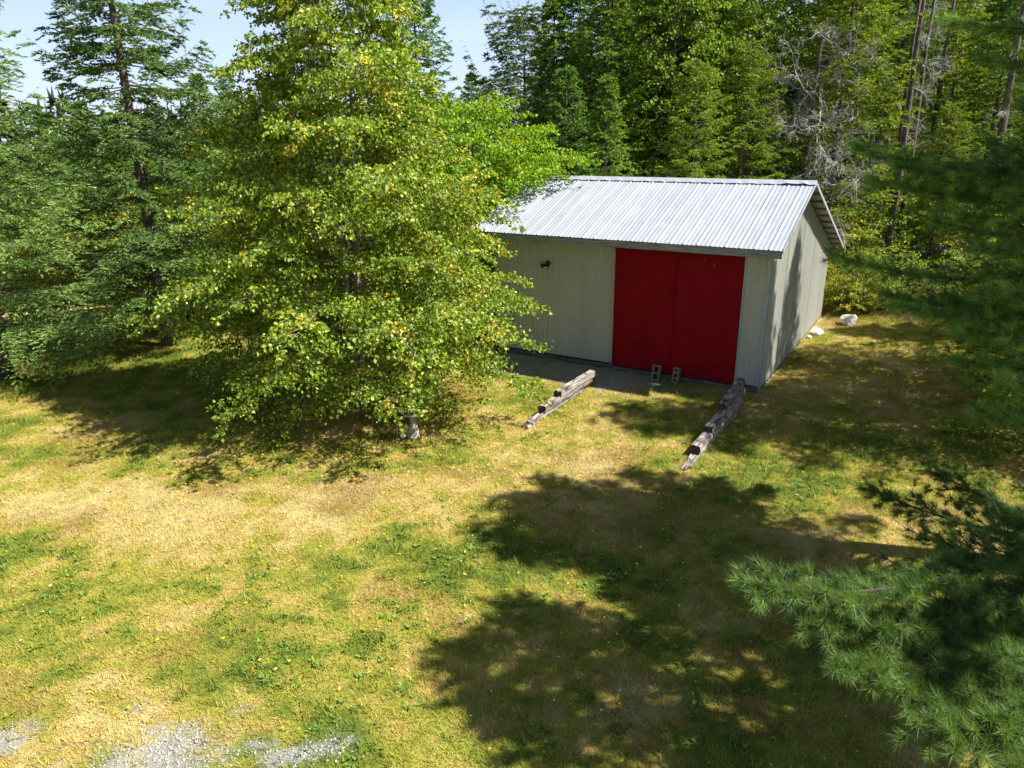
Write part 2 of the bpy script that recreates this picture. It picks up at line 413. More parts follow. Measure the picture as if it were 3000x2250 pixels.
def scatter_object(name, label, cat, proto_v, proto_f, shade, mat, mask, dens_fn, density, smin, smax, tilt, region, step, seed, maxd):
    """one stuff object: lawn patch with density + tint attributes, its own tiny prototype instanced on it by geometry nodes"""
    x0, x1, y0, y1 = region
    xs = np.arange(x0, x1 + 1e-6, step); ys = np.arange(y0, y1 + 1e-6, step)
    A, B = np.meshgrid(xs, ys); a = A.ravel(); b = B.ravel()
    c, g, q, ff = lawn_colour(a, b)
    # only what stands outside the shed
    d = dens_fn(a, b, g, q, ff)
    inside = (a > -7.1) & (a < 0.05) & (b > -0.03) & (b < 8.5)
    d = np.where(inside, 0, d)
    z = ground_z(a, b)
    n = len(xs); k = (np.arange(len(ys) - 1)[:, None] * n + np.arange(n - 1)[None, :]).ravel()
    f = np.stack([k, k + 1, k + n + 1, k + n], 1)
    keep = d[f].max(1) > 0.01; f = f[keep]
    V = np.stack([a, b, z], 1)
    # convert quads to tris so that prototype (tris) and patch can share one mesh
    f3 = np.concatenate([f[:, [0, 1, 2]], f[:, [0, 2, 3]]])
    nV = len(V)
    PV = np.array(proto_v, float); PF = np.array(proto_f, int)
    allV = np.concatenate([V, PV]); allF = np.concatenate([f3, PF + nV])
    tint = np.concatenate([c, np.ones((len(PV), 3), np.float32)])
    o = mesh_np(name, allV, allF, mat, tint=tint)
    me = o.data
    for nm, arr in (('dens', np.concatenate([d, np.zeros(len(PV))])), ('isproto', np.concatenate([np.zeros(nV), np.ones(len(PV))])),
                    ('shade', np.concatenate([np.zeros(nV), np.array(shade, float)]))):
        at = me.attributes.new(nm, 'FLOAT', 'POINT'); at.data.foreach_set('value', arr.astype(np.float32))
    ng = bpy.data.node_groups.new(name + '_scatter', 'GeometryNodeTree')
    ng.interface.new_socket('Geometry', in_out='INPUT', socket_type='NodeSocketGeometry')
    ng.interface.new_socket('Geometry', in_out='OUTPUT', socket_type='NodeSocketGeometry')
    gi = ng.nodes.new('NodeGroupInput'); go = ng.nodes.new('NodeGroupOutput')
    na = ng.nodes.new('GeometryNodeInputNamedAttribute'); na.data_type = 'FLOAT'; na.inputs['Name'].default_value = 'isproto'
    cmp_ = ng.nodes.new('FunctionNodeCompare'); cmp_.data_type = 'FLOAT'; cmp_.operation = 'GREATER_THAN'; cmp_.inputs[1].default_value = 0.5
    sep = ng.nodes.new('GeometryNodeSeparateGeometry'); sep.domain = 'POINT'
    L = ng.links.new
    L(na.outputs['Attribute'], cmp_.inputs[0]); L(gi.outputs[0], sep.inputs['Geometry']); L(cmp_.outputs[0], sep.inputs['Selection'])
    nd = ng.nodes.new('GeometryNodeInputNamedAttribute'); nd.data_type = 'FLOAT'; nd.inputs['Name'].default_value = 'dens'
    ml = ng.nodes.new('ShaderNodeMath'); ml.operation = 'MULTIPLY'; ml.inputs[1].default_value = density
    L(nd.outputs['Attribute'], ml.inputs[0])
    dp = ng.nodes.new('GeometryNodeDistributePointsOnFaces'); dp.distribute_method = 'RANDOM'
    L(sep.outputs['Inverted'], dp.inputs['Mesh']); L(ml.outputs[0], dp.inputs['Density']); dp.inputs['Seed'].default_value = seed
    ip = ng.nodes.new('GeometryNodeInstanceOnPoints')
    rv = ng.nodes.new('FunctionNodeRandomValue'); rv.data_type = 'FLOAT_VECTOR'
    rv.inputs[0].default_value = (-tilt, -tilt, 0); rv.inputs[1].default_value = (tilt, tilt, 6.283)
    rs = ng.nodes.new('FunctionNodeRandomValue'); rs.data_type = 'FLOAT'; rs.inputs[2].default_value = smin; rs.inputs[3].default_value = smax
    L(dp.outputs['Points'], ip.inputs['Points']); L(sep.outputs['Selection'], ip.inputs['Instance'])
    L(rv.outputs[0], ip.inputs['Rotation']); L(rs.outputs[1], ip.inputs['Scale'])
    L(ip.outputs[0], go.inputs[0])
    md = o.modifiers.new('scatter', 'NODES'); md.node_group = ng
    tag(o, label, cat, kind='stuff')
    return o


def grass_tuft(n, r, h, w, lean, seed):
    R = np.random.default_rng(seed); v = []; f = []; s = []
    for i in range(n):
        a = R.uniform(0, 6.28); d = r * math.sqrt(R.random()); b = np.array([d * math.cos(a), d * math.sin(a), -0.004])
        t = R.uniform(0, 6.28); hh = h * R.uniform(.55, 1.2); ln = hh * R.uniform(.3, 1.0) * lean
        tip = b + np.array([ln * math.cos(t), ln * math.sin(t), hh])
        side = np.array([-math.sin(t), math.cos(t), 0]) * w * R.uniform(.7, 1.2)
        k = len(v); v += [b - side, b + side, tip]; f.append((k, k + 1, k + 2)); s += [R.random()] * 3
    return v, f, s


pv, pf, ps = grass_tuft(15, 0.06, 0.038, 0.0035, 1.5, 1)
scatter_object('short_grass', 'short dry straw and green lawn grass around the shed', 'grass', pv, pf, ps, MAT['blade'], None,
               lambda x, y, g, q, ff: np.clip((1 - 0.86 * q) * (1 - .6 * ff), 0, 1) * np.where((x - y) < 34, 1, 0), 330, .7, 1.5, .25, (-19, 7, -15.2, 10), 0.14, 5, None)
pv, pf, ps = grass_tuft(12, 0.05, 0.11, 0.005, 1.0, 3)
scatter_object('long_grass', 'longer green grass blades at the lawn edge and weedy patches', 'grass', pv, pf, ps, MAT['blade'], None,
               lambda x, y, g, q, ff: np.clip(0.9 * sstep(.3, .8, ff) + 0.45 * sstep(.75, 1.0, g) * (1 - q) + .8 * sstep(8.0, 9.5, y) * (x > -2), 0, 1), 70, .7, 1.6, .25, (-24, 8, -15.2, 15), 0.3, 8, None)
# gravel stones
ico = [(0, 0, 1), (.9, 0, .3), (.28, .85, .25), (-.75, .5, .35), (-.7, -.55, .3), (.3, -.85, .3), (0, 0, -.5)]
icf = [(0, 1, 2), (0, 2, 3), (0, 3, 4), (0, 4, 5), (0, 5, 1), (6, 2, 1), (6, 3, 2), (6, 4, 3), (6, 5, 4), (6, 1, 5)]
scatter_object('gravel', 'loose grey crushed gravel on bare patches', 'gravel', [(a * .012, b * .012, c * .009) for a, b, c in ico], icf, [0] * 7, MAT['pebble'], None,
               lambda x, y, g, q, ff: q ** 1.3 * (1 - ff), 1000, .35, 1.7, .6, (-10, 2.5, -15.2, 1), 0.15, 6, None)

# ---------------------------------------------------------------- shed
shed = empty('shed', (0, 0, 0), 'cream metal sided shed with galvanised saltbox roof and red double doors', 'shed')
XL, YB, OV, EV, RY, RZ = -7.05, 8.41, 0.338, 0.636, 2.397, 4.50
SLF = (RZ - 3.315) / (RY + EV)      # front slope
YE, ZE = 8.80, 2.20                 # rear eave
SLB = (RZ - ZE) / (YE - RY)
DX1, DX0, DZT, ZB = -0.542, -3.592, 3.06, 0.15


def roof_z(y): return RZ - SLF * (RY - y) if y < RY else RZ - SLB * (y - RY)


def siding_panel(u0, u1, axis, pos, out, z0f, z1f, parent, mat):
    """ribbed sheet; u runs along the wall, `out` is the outward sign"""
    prof = []; rib = .020
    u = u0; step = 0.152
    k = 0
    while u < u1 - 1e-6:
        e = min(u1, u + step)
        L_ = e - u
        if L_ > 0.06:
            prof += [(u, 0), (u + .014, rib), (u + .040, rib), (u + .054, 0), (u + .085, 0), (u + .092, rib * .4), (u + .108, rib * .4), (u + .115, 0)]
        else: prof += [(u, 0)]
        u = e
    prof.append((u1, 0)); prof = [p for p in prof if p[0] <= u1 + 1e-6]
    v = []; f = []
    for uu, d in prof:
        for zz in (z0f(uu), z1f(uu)):
            v.append((uu, pos + out * d, zz) if axis == 'x' else (pos + out * d, uu, zz))
    for i in range(len(prof) - 1):
        a = 2 * i; q = (a, a + 2, a + 3, a + 1)
        f.append(q if (axis == 'x') == (out < 0) else q[::-1])
    m = MB(); m.add(v, f)
    return m.build('siding_panel', mat, parent)


def wall(name, parent):
    o = bpy.data.objects.new(name, None); COL.objects.link(o); o.parent = parent; return o


fw_ = MB()
fw_.box((XL + .02, .03, .02), (-.02, .07, 3.25))
front = fw_.build('front_wall', MAT['dark'], shed)
u = DX0
while u > XL + 0.02:
    a = max(XL, u - 0.914); siding_panel(a, u - .001, 'x', -0.004 * (int(u * 10) % 2), -1, lambda t: ZB + .01, lambda t: 3.36, front, MAT['siding']); u = a
siding_panel(DX1, -0.004, 'x', 0, -1, lambda t: ZB, lambda t: 3.36, front, MAT['siding'])
sw = MB()
ys_ = [.08, RY, YB - .05]
sw.add([(-.03, .08, .02), (-.03, YB - .05, .02), (-.03, YB - .05, roof_z(YB) - .12), (-.03, RY, RZ - .12), (-.03, .08, roof_z(.08) - .12)], [(0, 1, 2, 3, 4)])
side = sw.build('side_wall', MAT['dark'], shed)
u = 0.0; i = 0
while u < YB - 1e-3:
    b_ = min(YB, u + 0.914); siding_panel(u + .012, b_ - .010, 'y', -0.006 * (i % 2), 1, lambda t: 0.06, lambda t: roof_z(t) - .035, side, MAT['siding']); u = b_; i += 1
lw = MB(); lw.add([(XL + .03, .08, .02), (XL + .03, YB - .05, .02), (XL + .03, YB - .05, roof_z(YB) - .12), (XL + .03, RY, RZ - .12), (XL + .03, .08, roof_z(.08) - .12)], [(0, 1, 2, 3, 4)])
left = lw.build('far_side_wall', MAT['dark'], shed)
u = 0.0
while u < YB - 1e-3:
    b_ = min(YB, u + 0.914); siding_panel(u + .001, b_, 'y', XL, -1, lambda t: 0.06, lambda t: roof_z(t) - .035, left, MAT['siding']); u = b_
bw = MB(); bw.box((XL + .05, YB - .06, .02), (-.05, YB - .02, roof_z(YB) - .1)); back = bw.build('back_wall', MAT['dark'], shed)
u = XL
while u < -1e-3:
    b_ = min(0, u + 0.914); siding_panel(u + .001, b_, 'x', YB, 1, lambda t: 0.06, lambda t: roof_z(YB) - .06, back, MAT['siding']); u = b_
# corner flashing, jamb trims
m = MB(); m.box((-.055, -.034, .0), (.026, -.0165, 3.2)); m.box((.0165, -.0165, .0), (.034, .055, 3.2)); m.build('corner_trim', MAT['trim'], shed)
m = MB(); m.box((DX0 - .035, -.045, ZB - .02), (DX0 - .004, -.016, 3.12)); m.build('door_jamb', MAT['trim'], shed)
m = MB(); m.box((DX1 + .004, -.045, ZB - .02), (DX1 + .035, -.016, 3.12)); m.build('door_jamb', MAT['trim'], shed)
# sill timbers
m = MB(); m.box((DX1 - .05, -.055, -.03), (.02, -.004, ZB - .012), .004); m.build('sill_timber', MAT['sill'], shed, bevel=.006)
m = MB(); m.box((XL, -.04, -.03), (DX0 + .02, -.002, ZB - .03), .006); m.build('sill_timber', MAT['sill'], shed, bevel=.006)
m = MB(); m.box((DX0 + .03, -.075, -.03), (DX1 - .06, -.01, ZB - .05), .005); m.build('door_sill', MAT['sill'], shed, bevel=.006)
m = MB(); m.box((-.04, .06, -.03), (.006, YB, .055), .003); m.build('sill_timber', MAT['sill'], shed)
# doors
dw = (DX1 - DX0) / 2
for k in range(2):
    x0 = DX0 + .006 + k * dw; x1 = x0 + dw - .014
    d = MB(); yy = -.062 - .0
    d.box((x0, yy, ZB - .01), (x1, yy + .04, 2.98)); door = d.build('door', MAT['red'], shed, bevel=.003)
    # plywood sheet joint and battens
    b = MB(); b.box((x0 + .0, yy - .010, ZB - .008), (x0 + .028, yy - .001, 2.975)); b.build('batten', MAT['red'], door)
    b = MB(); b.box((x0 + .40 * dw, yy - .003, ZB + .01), (x0 + .403 * dw, yy - .0005, 2.94)); b.build('sheet_joint', MAT['dark'], door)
    s = MB()
    R = random.Random(40 + k)
    for j in range(9 if k == 0 else 13):
        sx = R.uniform(x0 + .08, x1 - .08); sz = R.choice([R.uniform(2.5, 2.9), R.uniform(2.5, 2.9), R.uniform(.2, .5), R.uniform(.5, 2.4)])
        w_ = R.uniform(.002, .008); h_ = R.uniform(.005, .03) if R.random() < .8 else .10
        s.box((sx, yy - .0024, sz), (sx + w_, yy - .0006, sz + h_))
    s.build('paint_chips', MAT['scuff'], door)['kind'] = 'stuff'
m = MB(); m.box((DX0 - .0, -.095, 2.985), (DX1 + .0, -.02, 3.13)); m.build('door_header', MAT['red'], shed, bevel=.004)
m = MB(); m.box((DX0 + .05, -.115, 3.01), (DX1 - .05, -.097, 3.05)); m.build('door_track', MAT['red'], shed)


# roof
def roof_sheet(x0, x1, ya, za, yb, zb_, parent, lift):
    """a ribbed sheet between eave (ya,za) and ridge (yb,zb_)"""
    L_ = math.hypot(yb - ya, zb_ - za); ny = -(zb_ - za) / L_; nz_ = (yb - ya) / L_
    if nz_ < 0: ny, nz_ = -ny, -nz_
    prof = []; u = x0
    while u < x1 - 1e-4:
        for du, h in ((0, 0), (.022, .017), (.043, .017), (.065, 0), (.118, 0), (.13, .006), (.147, .006), (.159, 0), (.215, 0), (.227, .006), (.244, .006), (.256, 0)):
            if u + du < x1: prof.append((u + du, h))
        u += 0.305
    prof.append((x1, 0))
    v = []; f = []
    for uu, h in prof:
        for t in (0, .5, 1):
            hh = h + lift
            v.append((uu, ya + (yb - ya) * t + ny * hh, za + (zb_ - za) * t + nz_ * hh))
    for i in range(len(prof) - 1):
        for j in range(2):
            a = 3 * i + j; q = (a, a + 3, a + 4, a + 1); f.append(q if yb > ya else q[::-1])
    mm = MB(); mm.add(v, f); return mm.build('roof_sheet', MAT['roof'], parent)


deck = MB()
deck.add([(XL - OV + .04, -EV + .05, roof_z(-EV + .05) - .055), (OV - .04, -EV + .05, roof_z(-EV + .05) - .055), (OV - .04, RY, RZ - .055), (XL - OV + .04, RY, RZ - .055)], [(0, 1, 2, 3)])
roof = deck.build('roof', MAT['purlin'], shed)
u = OV; i = 0
while u > XL - OV + .02:
    a = max(XL - OV, u - 0.915)
    roof_sheet(a, u, -EV, roof_z(-EV), RY, RZ, roof, .002 * (i % 2)); roof_sheet(a, u, YE, ZE, RY, RZ, roof, .002 * (i % 2))
    u = a; i += 1
# purlins under the rear slope, showing below the gable overhang
for k in range(10):
    t = (k + .35) / 10; yy = RY + (YE - RY) * t; zz = RZ - SLB * (yy - RY)
    p = MB(); p.box((XL - OV + .03, yy - .042, zz - .045), (OV - .03, yy + .042, zz - .006)); p.build('purlin', MAT['purlin'], roof)
for k in range(4):
    t = (k + .35) / 4.3; yy = RY - (RY + EV) * t; zz = roof_z(yy) - .056
    p = MB(); p.box((XL - OV + .05, yy - .042, zz - .045), (OV - .045, yy + .042, zz - .004)); p.build('purlin', MAT['purlin'], roof)
# ridge cap: two leaves with a slightly crumpled lower edge
rc = MB(); nseg = 60
for sgn, sl in ((-1, SLF), (1, SLB)):
    vs = []
    for k in range(nseg + 1):
        x = XL - OV - .02 + (OV * 2 - XL + .04) * k / nseg
        w_ = .17 + random.uniform(-.003, .003); lift = .03 + (.008 * math.sin(k * 2.1)) + (.03 if (k > nseg - 6 and sgn < 0) else 0) * random.random()
        vs += [(x, RY, RZ + .055), (x, RY + sgn * w_, RZ - sl * w_ + lift)]
    fs = [(2 * k, 2 * k + 2, 2 * k + 3, 2 * k + 1) if sgn > 0 else (2 * k, 2 * k + 1, 2 * k + 3, 2 * k + 2) for k in range(nseg)]
    rc.add(vs, fs)
rc.build('ridge_cap', MAT['trim'], roof)
# fascia under the front eave, rake edge trims
m = MB(); m.box((XL - OV + .01, -EV + .015, roof_z(-EV) - .165), (OV - .01, -EV + .05, roof_z(-EV) - .012), .002); m.build('fascia_board', MAT['fascia'], roof)
m = MB()
L0 = [(OV + .004, RY + .05), (OV + .004, YE)]
m.add([(OV + .003, RY, RZ - .05), (OV + .003, YE, ZE - .05), (OV + .003, YE, ZE + .03), (OV + .003, RY, RZ + .03),
       (OV + .014, RY, RZ - .05), (OV + .014, YE, ZE - .05), (OV + .014, YE, ZE + .03), (OV + .014, RY, RZ + .03)],
      [(0, 1, 2, 3), (7, 6, 5, 4), (0, 4, 5, 1), (3, 2, 6, 7), (1, 5, 6, 2), (0, 3, 7, 4)])
m.build('rake_trim', MAT['trim'], roof)
m = MB()
m.add([(OV + .003, RY, RZ - .045), (OV + .003, -EV, roof_z(-EV) - .045), (OV + .003, -EV, roof_z(-EV) + .03), (OV + .003, RY, RZ + .03),
       (OV + .014, RY, RZ - .045), (OV + .014, -EV, roof_z(-EV) - .045), (OV + .014, -EV, roof_z(-EV) + .03), (OV + .014, RY, RZ + .03)],
      [(0, 3, 2, 1), (4, 5, 6, 7), (0, 1, 5, 4), (3, 7, 6, 2), (1, 2, 6, 5), (0, 4, 7, 3)])
m.build('rake_trim', MAT['trim'], roof)
# flood light on the front wall
lt = empty('flood_light', (-5.43, -0.02, 2.54), 'black two headed flood light on the cream shed front', 'light')
m = MB()
for k in range(1):
    m.tube([(0, 0, 0), (0, -.03, 0)], .065, 14)
m.build('base', MAT['black'], lt, True)
m = MB(); m.tube([(.0, -.03, -.02), (.02, -.09, -.03)], .014, 8); m.tube([(.02, -.08, -.03), (.03, -.17, -.09)], [.035, .062], 14); hd = m.build('lamp_head', MAT['black'], lt)
m = MB(); m.tube([(.0302, -.171, -.091), (.0306, -.174, -.094)], .055, 14); m.build('lens', MAT['lens'], hd)
m = MB(); m.tube([(-.02, -.03, -.02), (-.08, -.07, -.03)], .014, 8); m.tube([(-.08, -.06, -.03), (-.16, -.11, -.08)], [.035, .062], 14); hd = m.build('lamp_head', MAT['black'], lt)
m = MB(); m.tube([(-.161, -.1106, -.0806), (-.164, -.1125, -.0825)], .055, 14); m.build('lens', MAT['lens'], hd)


# ---------------------------------------------------------------- weathered timbers in front of the doors
def timber(x, y0, y1, z0, z1, w, label, group, seed, skew=0.0, rag=0.0):
    R = random.Random(seed); n = 22; prof = []
    pts = [(-.5, 0), (-.5, .55), (-.46, .95), (-.2, 1.0), (.05, .97), (.08, .90), (.11, .97), (.3, 1.0), (.47, .94), (.5, .5), (.5, 0)]
    v = []; f = []
    offs = [(R.uniform(-.012, .012), R.uniform(-.012, .012)) for _ in pts]
    for i in range(n + 1):
        t = i / n
        for j, (a, b) in enumerate(pts):
            dx = offs[j][0] + R.uniform(-.004, .004); dz = offs[j][1] + R.uniform(-.004, .004)
            if b == 0: dz = 0
            e = 0.0
            if i == 0: e = R.uniform(-.03, .03) * (1 + 3 * rag)
            hh = b
            if rag and t < .3: hh = b * (1 - rag * (0.3 - t) * 2 * R.uniform(.5, 1.3))
            v.append((a * w + dx + skew * t, (y0 + (y1 - y0) * t + e) - y0, hh * (z1 - z0) + (dz if b else 0)))
    k = len(pts)
    for i in range(n):
        for j in range(k - 1):
            a = i * k + j; f.append((a, a + 1, a + k + 1, a + k))
        a = i * k; f.append((a, a + k, a + 2 * k - 1, a + k - 1))
    m = MB(); m.add(v, f)
    m.f.append(tuple(range(k))); m.f.append(tuple(n * k + j for j in reversed(range(k))))
    o = m.build('timber', MAT['timber']); o.location = (x, y0, z0); o.data.materials.append(MAT['timber_end'])
    o.data.polygons[len(o.data.polygons) - 2].material_index = 1
    tag(o, label, 'timber', group)
    return o


GL, GR = 'stepped timbers left of the doors', 'stepped timbers by the shed corner'
timber(-3.55, -4.42, -1.9, -.02, .115, .17, 'split grey timber lowest on the lawn in the sunny left stack', GL, 1, -.02, .9)
timber(-3.53, -3.80, -1.3, .117, .25, .18, 'squared grey timber in the middle of the sunny left stack', GL, 2)
timber(-3.52, -3.12, -1.25, .252, .385, .17, 'pale topmost timber of the sunny left stack nearest the doors', GL, 3, .03)
timber(-.12, -4.72, -1.6, -.02, .105, .16, 'decayed dark timber lying lowest at the lawn end of the shaded right stack', GR, 5, 0, 1.0)
timber(-.12, -4.18, -1.2, .107, .235, .165, 'dark timber second from the ground in the shaded right stack', GR, 6)
timber(-.12, -3.44, -.95, .237, .36, .165, 'grey checked timber third from the ground in the shaded right stack', GR, 7, -.03)
timber(-.14, -2.45, -.60, .362, .48, .165, 'topmost grey timber of the shaded right stack by the shed corner', GR, 8, -.10)


# ---------------------------------------------------------------- concrete blocks leaning on the doors
def block(loc, holes, w, depth, lean, rz, label):
    o = MB(); L_ = .39; t = .043
    o.box((-w / 2, 0, 0), (-w / 2 + t, depth, L_)); o.box((w / 2 - t, 0, 0), (w / 2, depth, L_))
    zs = [0] + [L_ * (k + 1) / holes - t / 2 for k in range(holes - 1)] + [L_ - t]
    for z in zs: o.box((-w / 2 + t + .0002, .0, z), (w / 2 - t - .0002, depth, z + t))
    b = o.build('concrete_block', MAT['concrete'], bevel=.004)
    b.location = loc; b.rotation_euler = (lean, 0, rz)
    return tag(b, label, 'concrete block', 'concrete blocks leaning on the red doors')


block((-2.31, -.44, .02), 2, .19, .19, -.42, .10, 'wide two hole concrete block leaning on the red door')
block((-1.84, -.40, .02), 3, .15, .14, -.30, -.06, 'narrow three hole concrete block standing by the red door seam')


# ---------------------------------------------------------------- stones
def rock(loc, size, mat, label, seed, group=None):
    import bmesh
    bm = bmesh.new(); bmesh.ops.create_icosphere(bm, subdivisions=3, radius=1)
    R = np.random.default_rng(seed); planes = [(lambda n: n / np.linalg.norm(n))(R.normal(size=3)) for _ in range(11)]; ds = R.uniform(.55, .85, 11)
    for v in bm.verts:
        p = np.array(v.co)
        for n_, d_ in zip(planes, ds):
            e = p @ n_ - d_
            if e > 0: p = p - n_ * e * .95
        p = p + R.normal(size=3) * .012
        v.co = (p[0] * size[0], p[1] * size[1], p[2] * size[2])
    me = bpy.data.meshes.new('stone'); bm.to_mesh(me); bm.free(); me.materials.append(mat)
    o = bpy.data.objects.new('stone', me); COL.objects.link(o); o.location = loc
    return tag(o, label, 'stone', group)


rock((.88, 7.75, .12), (.30, .24, .24), MAT['stone'], 'large pale boulder in the grass off the shed back corner', 3)
rock((.25, 6.05, .05), (.19, .26, .13), MAT['pale_stone'], 'white flat stone against the foot of the side wall', 5)
rock((.14, 5.45, .03), (.09, .11, .07), MAT['stone'], 'small brown stone beside the white stone at the wall', 8)
rock((-2.20, -.62, .0), (.12, .05, .035), MAT['pale_stone'], 'small pale stone chip in front of the two hole block', 9)

# ---------------------------------------------------------------- bird bath, hook, hanging globe
bb = empty('bird_bath', (-5.22, -5.96, 0), 'concrete bird bath on a waisted pedestal at the birch edge', 'bird bath')
m = MB(); m.lathe([(.13, -.02), (.13, .03), (.10, .045), (.105, .09), (.095, .16), (.065, .25), (.055, .36), (.07, .42), (.085, .44)], 20); m.build('pedestal', MAT['bath'], bb, True)
m = MB(); m.lathe([(.05, .42), (.10, .43), (.17, .465), (.20, .495), (.20, .51), (.185, .51), (.155, .48), (.05, .46)], 24); bowl = m.build('bowl', MAT['bath'], bb, True)
m = MB(); m.lathe([(.0, .495), (.170, .4955)], 24); m.build('water', MAT['water'], bowl)
hp = [(-5.36, -6.30, -.02), (-5.355, -6.30, .18), (-5.35, -6.295, .33)]
for k in range(8):
    a = math.pi * k / 7; hp.append((-5.35 + .045 - .045 * math.cos(a), -6.293 + .02 * k / 7, .33 + .05 * math.sin(a)))
hp.append((-5.245, -6.27, .27))
m = MB(); m.tube(hp, .0055, 6); tag(m.build('garden_hook', MAT['hook'], smooth=True), 'thin bent steel crook stuck in the grass beside bird bath', 'garden hook')
gl = empty('hanging_globe', (-5.243, -6.268, .13), 'pale green glass globe hanging from the thin steel crook', 'ornament')
m = MB(); m.lathe([(.004, -.052), (.03, -.045), (.05, -.02), (.055, .0), (.048, .025), (.028, .05), (.014, .075), (.010, .10)], 16); m.build('globe', MAT['globe'], gl, True)
m = MB(); m.tube([(0, 0, .095), (0, 0, .142)], .011, 8); m.build('neck', MAT['oldwood'], gl)

# ---------------------------------------------------------------- clutter behind the shed
for k, (dx, dy, dz, ln, a) in enumerate([(0, 0, .03, 1.5, .12), (.1, .16, .03, 1.3, .2), (.25, .07, .075, 1.2, .05)]):
    m = MB(); m.box((0, -.07, -.018), (ln, .07, .018), .003)
    o = m.build('plank', MAT['plank']); o.location = (2.15 + dx, 10.9 + dy, dz); o.rotation_euler = (0, 0, a + .15)
    tag(o, ['bleached plank lying nearest on the grass behind the shed', 'bleached plank lying farthest back on the grass behind the shed', 'bleached plank resting on top of the two behind the shed'][k], 'plank', 'planks on the grass behind the shed')
cp_ = spot(2592, 806)
ch = empty('wooden_chair', (cp_[0], cp_[1], 0), 'old slatted wooden garden chair at the edge of the wood', 'chair', rz=.5)
for k in range(5):
    m = MB(); m.box((-.26, -.45 + k * .11, .40 - k * .012), (.26, -.36 + k * .11, .42 - k * .012)); m.build('seat_slat', MAT['oldwood'], ch)
for k in range(5):
    m = MB(); m.box((-.25 + k * .105, 0, 0), (-.17 + k * .105, .022, .75)); o = m.build('back_slat', MAT['oldwood'], ch); o.location = (0, .10, .36); o.rotation_euler = (-.35, 0, 0)
for sx in (-.3, .26):
    m = MB(); m.box((sx, -.46, 0), (sx + .04, -.38, .6)); m.build('leg', MAT['oldwood'], ch)
    m = MB(); m.box((sx, .12, 0), (sx + .04, .20, .55)); m.build('leg', MAT['oldwood'], ch)
    m = MB(); m.box((sx - .04, -.5, .60), (sx + .08, .25, .625)); m.build('armrest', MAT['oldwood'], ch)
ch.scale = (1.2, 1.2, 1.2)
tp = MB()
R = random.Random(5); nu, nv = 26, 14
for j in range(nv + 1):
    for i in range(nu + 1):
        a = math.pi * i / nu; t = j / nv
        env = (1 - (2 * t - 1) ** 4) ** .5 * (1 + .12 * math.sin(7 * t + 3))
        tp.v.append((-.3 + 3.4 * t, -.9 * math.cos(a) * (.4 + .6 * env) + R.uniform(-.05, .05), max(0, 1.15 * math.sin(a) ** .6 * env + R.uniform(-.07, .07)) if 0 < i < nu else 0))
for j in range(nv):
    for i in range(nu):
        a = j * (nu + 1) + i; tp.f.append((a, a + nu + 1, a + nu + 2, a + 1))
o = tp.build('tarpaulin', MAT['tarp']); tq_ = spot(2640, 790); o.location = (tq_[0], tq_[1], 0); o.rotation_euler = (0, 0, .5)
tag(o, 'dark blue tarpaulin heaped over a pile behind the wooden chair', 'tarpaulin')

# far radio mast
mp_ = deep(525, 20, 150)
m = MB(); mh = mp_[2]
for a in (0, 2.094, 4.189):
    m.tube([(.16 * math.cos(a), .16 * math.sin(a), -.5), (.16 * math.cos(a), .16 * math.sin(a), mh)], .05, 4)
nb = 40
for k in range(nb):
    z0 = mh * k / nb; z1 = mh * (k + 1) / nb; a = 2.094 * (k % 3); b = a + 2.094
    m.tube([(.16 * math.cos(a), .16 * math.sin(a), z0), (.16 * math.cos(b), .16 * math.sin(b), z1)], .025, 3)
m.tube([(0, 0, mh), (0, 0, mh + 1.6)], .04, 4)
o = m.build('radio_mast', MAT['mast']); o.location = (mp_[0], mp_[1], 0)
tag(o, 'thin grey lattice radio mast standing far off above the spruces', 'mast')

# ================================================================ vegetation
TAU = 2 * math.pi


def nrm(v): return v / np.maximum(np.linalg.norm(v, axis=-1, keepdims=True), 1e-9)


def leaves(P, D, U, Ln, Wd):
    """rhombic leaves folded on the midrib: P base, D axis, U roughly the face normal"""
    D = nrm(D); Sd = nrm(np.cross(D, U)); Un = np.cross(Sd, D)
    L_ = Ln[:, None]; w = Wd[:, None]
    b = P; t = P + D * L_ - Un * L_ * .12; l = P + D * L_ * .45 + Sd * w * .5 + Un * w * .12; r = P + D * L_ * .45 - Sd * w * .5 + Un * w * .12
    V = np.stack([b, l, t, r], 1).reshape(-1, 3); k = np.arange(len(P)) * 4
    Fc = np.concatenate([np.stack([k, k + 2, k + 1], 1), np.stack([k, k + 3, k + 2], 1)])
    return V, Fc


def spikes(P, D, Ln, Wd, R):
    D = nrm(D); Sd = nrm(np.cross(D, R.normal(size=D.shape)))
    V = np.stack([P - Sd * Wd[:, None] * .5, P + Sd * Wd[:, None] * .5, P + D * Ln[:, None]], 1).reshape(-1, 3)
    k = np.arange(len(P)) * 3
    return V, np.stack([k, k + 1, k + 2], 1)


class Wood(MB):
    pass


def vary(R, n, base, amp=.18):
    base = np.asarray(base, float)
    c = np.tile(base, (n, 1)) if base.ndim == 1 else base
    return np.clip(c * (1 + R.normal(size=(n, 1)) * amp) * (1 + R.normal(size=(n, 3)) * amp * .25), .004, .9)


